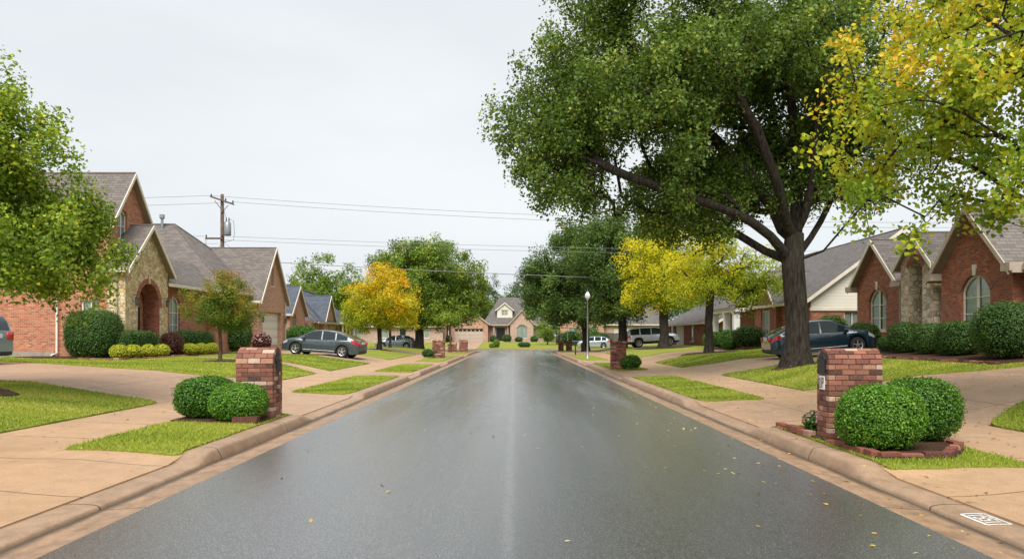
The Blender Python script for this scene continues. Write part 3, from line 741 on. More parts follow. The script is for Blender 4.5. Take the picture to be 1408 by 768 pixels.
        if h.get('ring'):
            # brick voussoirs round the head of the opening, and a keystone
            mb = MB(); hw = (s1-s0)/2; zs = z1-rise; w = h.get('rw', .2)
            if rise >= hw*.98: a0 = math.pi/2; Rr = hw; zc = zs; kz = rise/hw
            else: Rr = (hw*hw+rise*rise)/(2*rise); zc = z1-Rr; a0 = math.asin(hw/Rr); kz = 1
            n = max(5, int(2*a0*Rr/.085)); g = .05
            for i in range(n):
                b0 = -a0+2*a0*(i+g)/n; b1 = -a0+2*a0*(i+1-g)/n
                q = [(c+Rr*math.sin(b0), zc+Rr*kz*math.cos(b0)), (c+Rr*math.sin(b1), zc+Rr*kz*math.cos(b1)), (c+(Rr+w)*math.sin(b1), zc+(Rr*kz+w)*math.cos(b1)), (c+(Rr+w)*math.sin(b0), zc+(Rr*kz+w)*math.cos(b0))]
                mb.poly_prism([P(x, -.01) for x in q], nrm*.035)
            s.part(mb, 'brick_arch', M[h['ring']])
            if h.get('key'):
                mb = MB(); mb.poly_prism([P((c-.07, z1-.02), 0), P((c+.07, z1-.02), 0), P((c+.11, z1+w+.14), 0), P((c-.11, z1+w+.14), 0)], nrm*.05); s.part(mb, 'keystone', M['stone_cream' if h['key'] == 1 else h['key']])
    def slab(s, poly, name, mat, t=.06, off=0, soffit=True):
        """roof plane from a polygon of 3-D points (top surface)"""
        mb = MB(); mb.poly_prism([Vector(p)+Vector((0, 0, off)) for p in poly], (0, 0, -t)); r = s.part(mb, name, mat)
        if soffit:
            mb = MB(); mb.poly_prism([Vector(p)+Vector((0, 0, off-t-.002)) for p in poly], (0, 0, -.07)); s.part(mb, 'soffit', M['soffit'])
        return r
    def rake(s, P, Q, n, h=.2, mat='trim_cream', name='rake_board', t=.05):
        mb = MB(); mb.board(Vector(P)+Vector((0, 0, -.03)), Vector(Q)+Vector((0, 0, -.03)), n, h, t); s.part(mb, name, M[mat])
    def gable_roof(s, axis, a0, a1, c, half, ze, zr, mat, over=.3, ends=(1, 1), rake_over=.25, trim='trim_cream', eaves=(1, 1)):
        """ridge along axis from a0 to a1 at cross position c; half = half width of walls; ze height at wall line"""
        m = (zr-ze)/half; hh = half+over; zt = zr-m*hh+.06; zrr = zr+.06
        r0 = a0-(rake_over if ends[0] else 0); r1 = a1+(rake_over if ends[1] else 0)
        mk = (lambda a, b, z: (a, b, z)) if axis == 'X' else (lambda a, b, z: (b, a, z))
        for sg in (-1, 1):
            s.slab([mk(r0, c, zrr), mk(r1, c, zrr), mk(r1, c+sg*hh, zt), mk(r0, c+sg*hh, zt)], 'roof', mat)
        for e, on, dr in ((r0, ends[0], -1), (r1, ends[1], 1)):
            if on:
                nn = mk(dr, 0, 0)
                for sg in (-1, 1): s.rake(mk(e, c, zrr+.02), mk(e, c+sg*(hh+.01), zt+.02-.01*m), nn, .2, trim)
        for sg, on in ((-1, eaves[0]), (1, eaves[1])):
            if on:
                mb = MB(); p = mk(r0+.03, c+sg*hh, zt-.02); q = mk(r1-.03, c+sg*hh, zt-.02); mb.board(p, q, mk(0, sg, 0), .15, .1); s.part(mb, 'gutter', M[trim])
        mb = MB(); mb.tube([mk(r0, c, zrr+.0), mk(r1, c, zrr+.0)], .05, 6); s.part(mb, 'ridge_cap', mat)
    def downspout(s, x, y, z0, z1, mat='trim_cream', kick=(0, -.25)):
        mb = MB(); mb.tube([(x, y, z1), (x, y, z0+.15), (x+kick[0], y+kick[1], z0+.04)], .045, 6); s.part(mb, 'downspout', M[mat])
    def lantern(s, x, y, z, n):
        mb = MB(); n = Vector((*n, 0)); c = Vector((x, y, z))+n*.16
        mb.tube([Vector((x, y, z+.28)), Vector((x, y, z+.28))+n*.16, c+Vector((0, 0, .2))], .015, 5)
        mb.lathe([(.0, .22), (.1, .14), (.09, .13), (.075, .13)], c, seg=6); mb.lathe([(.05, -.16), (.06, -.13), (.0, -.13)], c, seg=6)
        for k in range(6): a = k*math.pi/3; mb.tube([c+Vector((.075*math.cos(a), .075*math.sin(a), .13)), c+Vector((.055*math.cos(a), .055*math.sin(a), -.13))], .008, 4)
        l = s.part(mb, 'wall_lantern', M['black_metal']); mb = MB(); mb.lathe([(.0, -.12), (.05, -.12), (.068, .12), (0, .12)], c, seg=6); s.part(mb, 'lantern_glass', M['lantern_glass'], l)
def gab(L, z0, ze, zr): return [(0, z0), (L, z0), (L, ze), (L/2, zr), (0, ze)]
def rect(L, z0, z1): return [(0, z0), (L, z0), (L, z1), (0, z1)]
def W(s0, s1, z0, z1, **k): return dict(k='window', r=(s0, s1, z0, z1), **k)

# ================================================================= house 1, left, with the stone porch
BP = M['brick_pink']; SB = M['shingle_brown']
h = House('brick_house', 'pink brick house with a golden stone arched porch and steep gable', 'house', (-18.2, 37, .7), 'brick houses along the street')
# tall gable wing
h.wall((-18.2, 34.4), (-18.2, 38.1), gab(3.7, .4, 6.93, 9.2), BP, [W(.85, 1.65, 6.15, 7.5, rise=.25, ring='brick_pink', gap=.0, fm='trim_white')])
h.wall((-31, 34.4), (-18.2, 34.4), rect(12.8, .4, 6.93), BP, [W(11.55, 12.4, 1.75, 3.25, gap=0, fm='trim_white', sill=False), W(8.9, 9.9, 5.2, 6.5, fm='trim_white', sill=False)])
h.wall((-18.2, 38.1), (-31, 38.1), rect(12.8, 3, 6.93), BP)
h.gable_roof('X', -31, -18.2, 36.25, 1.85, 6.93, 9.28, SB, over=.22, ends=(0, 1), rake_over=.3)
mb = MB(); mb.box(-31, -20.6, 34.33, 34.5, .3, .98); h.part(mb, 'foundation', M['concrete_wall'])
h.downspout(-20.45, 34.28, .75, 3.4, 'trim_white', (-.25, 0)); h.downspout(-17.75, 34.22, .8, 4.5, 'trim_tan')
# low entry roof over the near wall
# stone porch
SG = M['stone_gold']; y0, y1 = 34.3, 38.5; pm = (y0+y1)/2; ph = (y1-y0)/2
h.wall((-17.4, y0), (-17.4, y1), gab(y1-y0, .4, 4.84, 6.85), SG, [dict(k='none', r=(1.15, 3.3, .42, 4.15), rise=1.1, depth=.75, ring='brick_red', key='stone_gold', rw=.24)], reveal=M['brick_red'], name='porch_wall', label='golden stone wall with the arched porch opening')
h.wall((-18.2, y0), (-17.4, y0), rect(.8, .4, 4.84), SG, name='porch_wall'); h.wall((-17.4, y1), (-18.2, y1), rect(.8, .4, 4.84), SG, name='porch_wall')
h.wall((-18.21, 38.1), (-18.21, 39.55), rect(1.45, .4, 6.0), BP)
mb = MB(); mb.box(-18.19, -17.42, 34.32, 38.48, .55, .8); h.part(mb, 'porch_floor', M['concrete_wall'])
mb = MB(); mb.box(-18.19, -18.12, 35.95, 36.95, .8, 2.95); mb.box(-18.19, -18.09, 35.85, 35.95, .8, 3.05); mb.box(-18.19, -18.09, 36.95, 37.05, .8, 3.05); h.part(mb, 'door', M['door_dark'])
h.gable_roof('X', -18.3, -17.4, pm, ph, 4.84, 6.85, SB, over=.24, ends=(0, 1), rake_over=.28)
h.lantern(-17.4, 35.0, 3.25, (1, 0)); h.lantern(-17.4, 38.1, 3.25, (1, 0))
# window bay with its own low roof
h.wall((-18, 38.5), (-18, 44.8), rect(6.3, .4, 4.45), BP, [W(1.5, 2.75, 1.45, 3.75, rise=.35, ring='brick_pink', gap=0, hh=[.35, .62], fm='trim_white')])
h.slab([(-19.2, 38.4, 5.95), (-19.2, 46, 5.95), (-17.3, 46, 4.32), (-17.3, 38.4, 4.32)], 'roof', SB)
h.slab([(-19.2, 38.4, 5.95), (-19.2, 46, 5.95), (-21.5, 46, 4.6), (-21.5, 38.4, 4.6)], 'roof', SB)
mb = MB(); mb.board((-17.3, 38.4, 4.3), (-17.3, 44.6, 4.3), (1, 0, 0), .16, .1); h.part(mb, 'gutter', M['trim_cream'])
# main hipped roof
P0 = (-21.97, 49.57, 8.85); P1 = (-30, 49.57, 8.85); e = 4.35; c0 = (-16.6, 44.2, e); c1 = (-16.6, 54.94, e)
h.slab([(-34, 44.2, e), c0, P0, P1], 'roof', SB); h.slab([c0, c1, P0], 'roof', SB); h.slab([c1, (-34, 54.94, e), P1, P0], 'roof', SB)
mb = MB(); mb.tube([(-16.6, 44.2, e+.02), (-21.97, 49.57, 8.87), (-30, 49.57, 8.87)], .06, 6); mb.tube([(-16.6, 54.94, e+.02), (-21.97, 49.57, 8.87)], .06, 6); h.part(mb, 'ridge_cap', SB)
mb = MB(); mb.board((-30, 44.2, e-.02), (-16.6, 44.2, e-.02), (0, -1, 0), .16, .1); mb.board((-16.6, 44.2, e-.02), (-16.6, 48.4, e-.02), (1, 0, 0), .16, .1); h.part(mb, 'gutter', M['trim_cream'])
h.wall((-30, 44.8), (-17.1, 44.8), rect(12.9, .4, 4.6), BP); h.wall((-17.1, 44.8), (-17.1, 48.6), rect(3.8, .4, 4.6), BP, [dict(k='door', r=(1.2, 2.3, .8, 2.95), m='door_brown')])
mb = MB(); mb.tube([(-22.6, 49.2, 8.3), (-22.6, 49.2, 9.2)], .09, 8); mb.lathe([(.09, 9.15), (.17, 9.2), (.17, 9.42), (.1, 9.45)], (-22.6, 49.2, 0), seg=8); h.part(mb, 'vent_pipe', M['grey_metal'])
mb = MB(); mb.poly_prism([(-22.2, 46.4, 6.3), (-21.7, 46.4, 6.3), (-21.7, 46.9, 6.7), (-22.2, 46.9, 6.7)], (0, -.12, .2)); h.part(mb, 'roof_vent', M['trim_white'])
# garage wing
BT = M['brick_tan']
h.wall((-16.2, 48.6), (-16.2, 54.2), gab(5.6, .5, 4.18, 7.5), BT, [dict(k='garage', r=(.7, 4.7, 1.0, 3.25), depth=.3, m='garage_white'), W(2.45, 2.95, 5.0, 6.3, rise=.25, ring='brick_tan', v=[], hh=[.3, .6], gap=0, fm='trim_tan')], label='brick gable wall above the garage door')
h.wall((-24, 48.6), (-16.2, 48.6), rect(7.8, .5, 4.2), BT); h.wall((-16.2, 54.2), (-24, 54.2), rect(7.8, .5, 4.2), BT)
h.gable_roof('X', -24, -16.2, 51.4, 2.8, 4.18, 7.5, SB, over=.28, ends=(0, 1), rake_over=.25)
h.downspout(-16.1, 53.9, 1.0, 4.0, 'trim_tan', (.2, 0)); h.lantern(-16.2, 48.95, 2.7, (1, 0)); h.lantern(-16.2, 53.75, 2.7, (1, 0))

# ================================================================= house 2, left, slate roof
SL = M['shingle_slate']
h = House('brick_house', 'tan brick house with a blue slate hipped roof behind the dark hatchback', 'house', (-18, 70, .7), 'brick houses along the street')
h.wall((-17.6, 60.1), (-17.6, 64.3), gab(4.2, .4, 3.6, 5.6), BT, [W(.75, 1.7, 1.4, 3.4, rise=.4, ring='brick_tan', fm='trim_tan', gap=0)])
h.wall((-26, 60.1), (-17.6, 60.1), rect(8.4, .4, 3.6), BT); h.gable_roof('X', -22, -17.6, 62.2, 2.1, 3.6, 5.65, SL, over=.25, ends=(0, 1))
h.wall((-17.3, 64.3), (-17.3, 82), rect(17.7, .4, 3.1), BT, [W(1.2, 2.4, 1.3, 2.8, gap=0), W(9.2, 10.4, 1.3, 2.8, gap=0), dict(k='door', r=(11.8, 12.9, .75, 2.85), m='door_brown'), W(14.2, 15.4, 1.3, 2.8, gap=0)])
h.wall((-28, 65.0), (-17.3, 65.0), rect(10.7, .4, 3.1), BT)
e = 2.95; P0 = (-20.5, 69.2, 6.3); P1 = (-20.5, 79, 5.9)
h.slab([(-16.8, 65.5, e), (-16.8, 82.5, e), P1, P0], 'roof', SL); h.slab([(-28, 65.5, e), (-16.8, 65.5, e), P0, (-28, 69.2, 6.3)], 'roof', SL)
h.slab([(-16.8, 82.5, e), (-26, 82.5, e), P1], 'roof', SL); h.slab([(-28, 69.2, 6.28), (-20.5, 69.2, 6.28), P1, (-28, 79, 5.9)], 'roof', SL)
mb = MB(); mb.tube([(-16.8, 65.5, e+.03), (-20.5, 69.2, 6.33), (-20.5, 79, 5.93)], .08, 6); h.part(mb, 'ridge_cap', M['shingle_grey'])
mb = MB(); mb.board((-16.8, 65.5, e-.02), (-16.8, 82.5, e-.02), (1, 0, 0), .18, .1); h.part(mb, 'gutter', M['trim_tan'])
h.wall((-16.95, 68.0), (-16.95, 72.2), gab(4.2, .4, 2.95, 5.3), BT, [W(1.7, 2.5, 1.5, 3.1, rise=.4, ring='brick_tan', gap=0)])
h.wall((-17.3, 68.0), (-16.95, 68.0), rect(.35, .4, 3), BT)
h.gable_roof('X', -20, -16.95, 70.1, 2.1, 2.95, 5.3, SL, over=.15, ends=(0, 1), rake_over=.2)
for y in (74, 75.6, 77.2, 78.8, 80.4):
    mb = MB(); mb.lathe([(.13, .7), (.13, .8), (.09, .85), (.085, 2.6), (.13, 2.68), (.13, 2.8)], (-16.6, y, 0), seg=10); h.part(mb, 'column', M['trim_cream'])
mb = MB(); mb.box(-17.2, -16.4, 73.6, 80.9, 2.8, 2.98); h.part(mb, 'porch_beam', M['trim_cream'])

# ================================================================= low house beyond the cross street on the left
h = House('brick_house', 'low pale brick house behind the big green maple at the street end', 'house', (-18, 116, .7), 'brick houses along the street')
h.wall((-26.0, 113), (-10.6, 113), rect(15.4, .4, 3.4), M['brick_pale'], [W(2, 3.4, 1.4, 2.9, gap=0), W(6, 7.4, 1.4, 2.9, gap=0), dict(k='door', r=(9, 10, .75, 2.85)), W(12, 13.4, 1.4, 2.9, gap=0)])
h.wall((-10.6, 113), (-10.6, 122), gab(9, .4, 3.4, 6.2), M['brick_pale']); h.gable_roof('X', -27, -10.6, 117.5, 4.5, 3.4, 6.2, M['shingle_grey'], over=.5)

# ================================================================= house facing down the street
BL = M['brick_pale']; SGY = M['shingle_grey']
h = House('brick_house', 'pale brick house with a grey hipped roof closing the end of the street', 'house', (0, 122, .7), 'brick houses along the street')
h.wall((-4.6, 122), (4.6, 122), rect(9.2, .4, 3.7), BL, [dict(k='door', r=(1.55, 3.1, .8, 3.1)), W(7.9, 8.8, 1.5, 3.1, gap=0, v=[.5])])
h.wall((4.6, 122), (4.6, 131), rect(9, .4, 3.7), BL); h.wall((-4.6, 131), (-4.6, 122), rect(9, .4, 3.7), BL)
e = 3.5
h.slab([(-5.2, 121.3, e), (5.3, 121.3, e), (.95, 127, 8.05), (-2.6, 127, 8.05)], 'roof', SGY); h.slab([(5.3, 121.3, e), (5.3, 133, e), (.95, 127, 8.05)], 'roof', SGY)
h.slab([(-5.2, 133, e), (-5.2, 121.3, e), (-2.6, 127, 8.05)], 'roof', SGY); h.slab([(5.3, 133, e), (-5.2, 133, e), (-2.6, 127, 8.05), (.95, 127, 8.05)], 'roof', SGY)
mb = MB(); mb.board((-5.2, 121.3, e), (5.3, 121.3, e), (0, -1, 0), .18, .1); h.part(mb, 'gutter', M['trim_tan'])
h.wall((-.75, 120.5), (2.9, 120.5), gab(3.65, .4, 3.75, 5.75), BL, [W(1.05, 2.7, 1.35, 3.45, rise=.55, ring='brick_pale', gap=.0, v=[.33, .67], fm='trim_tan')])
h.wall((2.9, 120.5), (2.9, 122), rect(1.5, .4, 3.8), BL); h.wall((-.75, 122), (-.75, 120.5), rect(1.5, .4, 3.8), BL)
h.gable_roof('Y', 120.5, 124.5, 1.075, 1.825, 3.75, 5.75, SGY, over=.25, ends=(1, 0), trim='trim_tan')
# dormer
h.wall((-2.85, 122.6), (-.4, 122.6), gab(2.45, 4.6, 6.0, 7.0), M['siding_cream'], [W(.7, 1.75, 4.95, 5.85, gap=0, v=[.5], hh=[.5], sill=False)], name='dormer_wall', label='white dormer front with a small window')
h.wall((-.4, 122.6), (-.4, 125.5), rect(2.9, 4.6, 6.0), M['siding_cream'], name='dormer_wall'); h.wall((-2.85, 125.5), (-2.85, 122.6), rect(2.9, 4.6, 6.0), M['siding_cream'], name='dormer_wall')
h.gable_roof('Y', 122.6, 126, -1.625, 1.225, 6.0, 7.0, SGY, over=.22, ends=(1, 0), rake_over=.2)
# garage
h.wall((-10.3, 119.3), (-4.2, 119.3), gab(6.1, .4, 3.7, 6.0), M['brick_tan'], [dict(k='garage', r=(.9, 5.4, .72, 2.85), m='garage_tan', lights=True, depth=.2)])
h.wall((-4.2, 119.3), (-4.2, 126), rect(6.7, .4, 3.7), BL); h.gable_roof('Y', 119.3, 128, -7.25, 3.05, 3.7, 6.0, SGY, over=.3, ends=(1, 0), trim='trim_tan')
for x in (-3.35, -1.1): mb = MB(); mb.box(x-.14, x+.14, 121.5, 121.78, .7, 3.3); h.part(mb, 'porch_post', M['brick_pale'])
# ================================================================= house beyond the street end, right
h = House('brick_house', 'brick house with cream gable trim, half hidden behind the pair of oaks', 'house', (11, 114, .7), 'brick houses along the street')

h.wall((6.6, 112), (13, 112), gab(6.4, .4, 3.6, 6.1), M['brick_tan'], [W(1.2, 2.6, 1.4, 2.9, gap=0), W(3.8, 5.2, 1.4, 2.9, gap=0)]); h.gable_roof('Y', 112, 120, 9.8, 3.2, 3.6, 6.1, SGY, over=.3, ends=(1, 0))
h.wall((13, 113), (22, 113), rect(9, .4, 3.6), M['brick_pale'], [dict(k='garage', r=(1.5, 6.3, .75, 2.9), m='garage_white')]); h.gable_roof('X', 12, 22, 117.5, 4.5, 3.6, 6.3, SGY, over=.4)

# ================================================================= house R1, right, near
BR = M['brick_red']; SC = M['stone_cream']; zb = .7
h = House('brick_house', 'dark red brick house with a narrow cream stone entry and arched windows', 'house', (16, 29, 1.05), 'brick houses along the street')
h.wall((16, 35.9), (16, 31.9), gab(4, zb, 4.1, 5.85), BR, [W(1.2, 2.8, 1.9, 3.72, rise=.5, ring='brick_red', key='trim_cream', gap=.05, v=[.5], vw=.12, hh=[.3, .62])])
h.wall((16, 31.9), (22, 31.9), rect(6, zb, 4.05), BR); h.wall((22, 35.9), (16, 35.9), rect(6, zb, 4.05), BR)
h.gable_roof('X', 16, 22, 33.9, 2, 4.1, 5.85, SB, over=.32, ends=(1, 0), rake_over=.3)
h.wall((16.05, 31.9), (16.05, 30.8), rect(1.1, zb, 4.2), BR)
# stone entry
h.wall((15.5, 30.85), (15.5, 28.5), gab(2.35, zb, 4.55, 5.6), SC, [dict(k='none', r=(.62, 1.62, .95, 4.6), rise=.3, depth=.55, ring='brick_red', rw=.22)], name='porch_wall', label='cream stone entry wall with a tall narrow opening')
h.wall((15.5, 28.5), (17.5, 28.5), rect(2, zb, 4.6), SC, name='porch_wall'); h.wall((17.5, 30.85), (15.5, 30.85), rect(2, zb, 4.6), SC, name='porch_wall')
h.wall((16.9, 30.8), (16.9, 28.5), rect(2.3, zb, 4.6), M['brick_red'], [dict(k='door', r=(.6, 1.6, 1.1, 3.2), m='door_brown')])
h.gable_roof('X', 15.5, 19, 29.67, 1.175, 4.55, 5.6, SB, over=.25, ends=(1, 0), rake_over=.2)
h.wall((16.2, 28.5), (16.2, 27.9), rect(.6, zb, 4.3), BR)
# big gable
h.wall((15.5, 27.9), (15.5, 23.9), gab(4, zb, 4.05, 6.0), BR, [W(1.2, 2.85, 1.85, 3.72, rise=.55, ring='brick_red', key='trim_cream', gap=.05, v=[.5], vw=.14, hh=[.3, .6])])
h.wall((15.5, 23.9), (22, 23.9), rect(6.5, zb, 3.98), BR); h.wall((22, 27.9), (15.5, 27.9), rect(6.5, zb, 3.98), BR)
h.gable_roof('X', 15.5, 24, 25.9, 2, 4.05, 6.0, SB, over=.35, ends=(1, 0), rake_over=.35, trim='trim_tan')
h.wall((16, 23.9), (16, 17.5), rect(6.4, zb, 4.0), BR, [W(1.5, 2.9, 1.8, 3.4, gap=0)])
h.wall((16, 17.5), (25, 17.5), rect(9, zb, 4.0), BR)
h.gable_roof('Y', 17.5, 36, 20.2, 4.2, 4.0, 5.75, SB, over=-.12, ends=(0, 0), eaves=(0, 0), trim='trim_tan')
for a, b in ((17.2, 23.7), (30.9, 31.75)):
    h.slab([(16.14, a, 4.08), (16.14, b, 4.08), (15.58, b, 3.86), (15.58, a, 3.86)], 'roof', SB)
    mb = MB(); mb.board((15.58, a+.02, 3.84), (15.58, b-.02, 3.84), (-1, 0, 0), .16, .1); h.part(mb, 'gutter', M['trim_tan'])
for (x, y) in ((16-.05, 31.8), (15.95, 28.2)): h.downspout(x, y, 1.1, 3.9, 'trim_tan', (-.2, 0))
mb = MB(); mb.box(15.98, 16.0-.035, 31.25, 31.65, 2.65, 2.9); h.part(mb, 'number_plaque', M['black_metal'])
for q in ((15.6, 16.0, 31.4, 31.9, 3.72, 3.95), (15.1, 15.5, 27.9, 28.35, 3.66, 3.92), (15.1, 15.5, 23.45, 23.9, 3.66, 3.92), (15.6, 16, 35.9, 36.3, 3.72, 3.95)): mb = MB(); mb.box(*q); h.part(mb, 'eave_return', M['trim_tan'])

# ================================================================= house R2, cream siding gable
h = House('brick_house', 'brick house with a cream clapboard gable behind the teal car', 'house', (16, 47, .8), 'brick houses along the street')
h.wall((15.4, 40), (24.6, 40), rect(9.2, .4, 3.05), BR, [W(1.75, 2.65, 1.5, 2.95, gap=0, fm='trim_cream', sill=False)])
h.wall((15.4, 39.98), (24.6, 39.98), [(0, 3.1), (9.2, 3.1), (9.2, 3.75), (4.6, 7.1), (0, 3.75)], M['siding_cream'], name='siding_gable', label='cream clapboard gable end')
mb = MB(); mb.box(15.35, 24.6, 39.93, 40.02, 2.98, 3.14); h.part(mb, 'trim_band', M['trim_cream'])
h.gable_roof('Y', 40, 56, 20, 4.6, 3.75, 7.15, SGY, over=.4, ends=(1, 1), rake_over=.35)
h.wall((15.4, 56), (15.4, 40), rect(16, .4, 3.8), BR, [dict(k='door', r=(6.4, 7.5, .9, 3.0), m='door_brown'), W(9.3, 10.8, 1.3, 3.1, gap=0, v=[.33, .67]), W(2.0, 3.6, 1.3, 3.0, gap=0, v=[.5])])
h.wall((15.1, 48.2), (15.1, 44.4), gab(3.8, .4, 3.7, 5.5), BR, [W(1.1, 2.7, 1.2, 3.2, gap=0, v=[.33, .67])]); h.wall((15.1, 44.4), (15.4, 44.4), rect(.3, .4, 3.7), BR)
h.gable_roof('X', 15.1, 19, 46.3, 1.9, 3.7, 5.5, SGY, over=.25, ends=(1, 0))
for y in (50.2, 52.4, 55.4):
    mb = MB(); mb.box(14.25, 14.65, y-.2, y+.2, .7, 3.15); mb.box(14.2, 14.7, y-.25, y+.25, 3.15, 3.25); mb.box(14.2, 14.7, y-.25, y+.25, .62, .9); h.part(mb, 'column', M['trim_white'])
mb = MB(); mb.box(14.2, 15.38, 49.8, 55.8, 3.25, 3.5); h.part(mb, 'porch_beam', M['trim_white'])
h.slab([(14.0, 49.6, 3.55), (14.0, 56.0, 3.55), (16.2, 56, 4.7), (16.2, 49.6, 4.7)], 'roof', SGY)
# ================================================================= house R3
h = House('brick_house', 'red brick house with a cream side door behind the silver estate car', 'house', (16, 69, .6), 'brick houses along the street')
h.wall((16, 80), (16, 59), rect(21, .3, 3.05), BR, [W(1, 2.4, 1.2, 2.7, gap=0), dict(k='garage', r=(3.4, 7.2, .6, 2.75), m='garage_white'), W(10, 11.4, 1.2, 2.7, gap=0), W(15, 16.4, 1.2, 2.7, gap=0)])
h.wall((16, 59), (25, 59), gab(9, .3, 3.05, 5.6), BR); h.gable_roof('Y', 59, 80, 20.5, 4.5, 3.05, 5.6, SGY, over=.5)
# dark fence beyond
def fence(x0, x1, y, z0, hh, label):
    r = thing('wooden_fence', label, 'fence', ((x0+x1)/2, y, z0)); org = ((x0+x1)/2, y, z0); n = int((x1-x0)/.15)
    mb = MB()
    for i in range(n): x = x0+(x1-x0)*i/n; mb.box(x+.01, x+.14, y-.01, y+.012, z0, z0+hh+random.uniform(-.02, .02))
    mb.build('board_panel', M['fence_dark'], r, org)
    for i in range(int((x1-x0)/2.4)+1): mb = MB(); x = x0+2.4*i; mb.box(x-.05, x+.05, y+.02, y+.12, z0-.2, z0+hh); mb.build('post', M['fence_dark'], r, org)
fence(5.8, 15, 107, .55, 1.55, 'dark board fence between the end house and its neighbour')
fence(-24, -17.5, 57.3, .5, 1.6, 'dark board fence beside the slate roofed house')
fence(-11.4, -10.4, 113.5, .5, 1.6, 'short dark board fence beside the pale garage')
# ------------------------------------------------------------------ vegetation
def leaf_geo(C, N, size, asp=.55, shape=4, fold=.18):
    """C centres (n,3), N normals (n,3) -> leaf quads; shape 4: two triangles, 6: broad heart leaf of four triangles"""
    n = len(C); N = N/np.linalg.norm(N, axis=1, keepdims=True)
    r = rng.normal(size=(n, 3)); A = np.cross(N, r); A /= np.linalg.norm(A, axis=1, keepdims=True)+1e-9; B = np.cross(N, A)
    s = (size*rng.uniform(.6, 1.25, n))[:, None]
    if shape == 4:
        V = np.stack([C-A*s*.5, C+B*s*asp*.5+N*s*fold, C+A*s*.5, C-B*s*asp*.5+N*s*fold], 1)
        i = np.arange(n)*4; Fc = np.stack([i, i+1, i+2, i, i+2, i+3], 1).reshape(-1, 3); return V.reshape(-1, 3), Fc, 4
    w = s*asp*.5
    V = np.stack([C-A*s*.45, C-A*s*.15+B*w+N*s*fold, C+A*s*.28+B*w*.62+N*s*fold*.6, C+A*s*.6-N*s*.08, C+A*s*.28-B*w*.62+N*s*fold*.6, C-A*s*.15-B*w+N*s*fold], 1)
    i = np.arange(n)*6
    Fc = np.stack([i, i+1, i+2, i, i+2, i+3, i, i+3, i+4, i, i+4, i+5], 1).reshape(-1, 3); return V.reshape(-1, 3), Fc, 6
def crown_points(blobs, n, seed, hole=.25, shell=.5, nk=.9):
    r = np.random.default_rng(seed); out = []
    vol = np.array([b[3]*b[4]*b[5] for b in blobs], float); vol /= vol.sum()
    while sum(len(o) for o in out) < n:
        k = r.choice(len(blobs), n*2, p=vol); B = np.array([b[:6] for b in blobs])[k]
        d = r.normal(size=(n*2, 3)); d /= np.linalg.norm(d, axis=1, keepdims=True)
        rad = r.random(n*2)**shell
        P = B[:, :3]+d*rad[:, None]*B[:, 3:6]
        f = sines(P, nk, seed+1, 8)
        # ragged outline: outer points survive only on bulges
        P = P[(f > -hole) & (f+.38-rad*.55 > -hole*.6)]
        out.append(P)
    return np.concatenate(out)[:n]
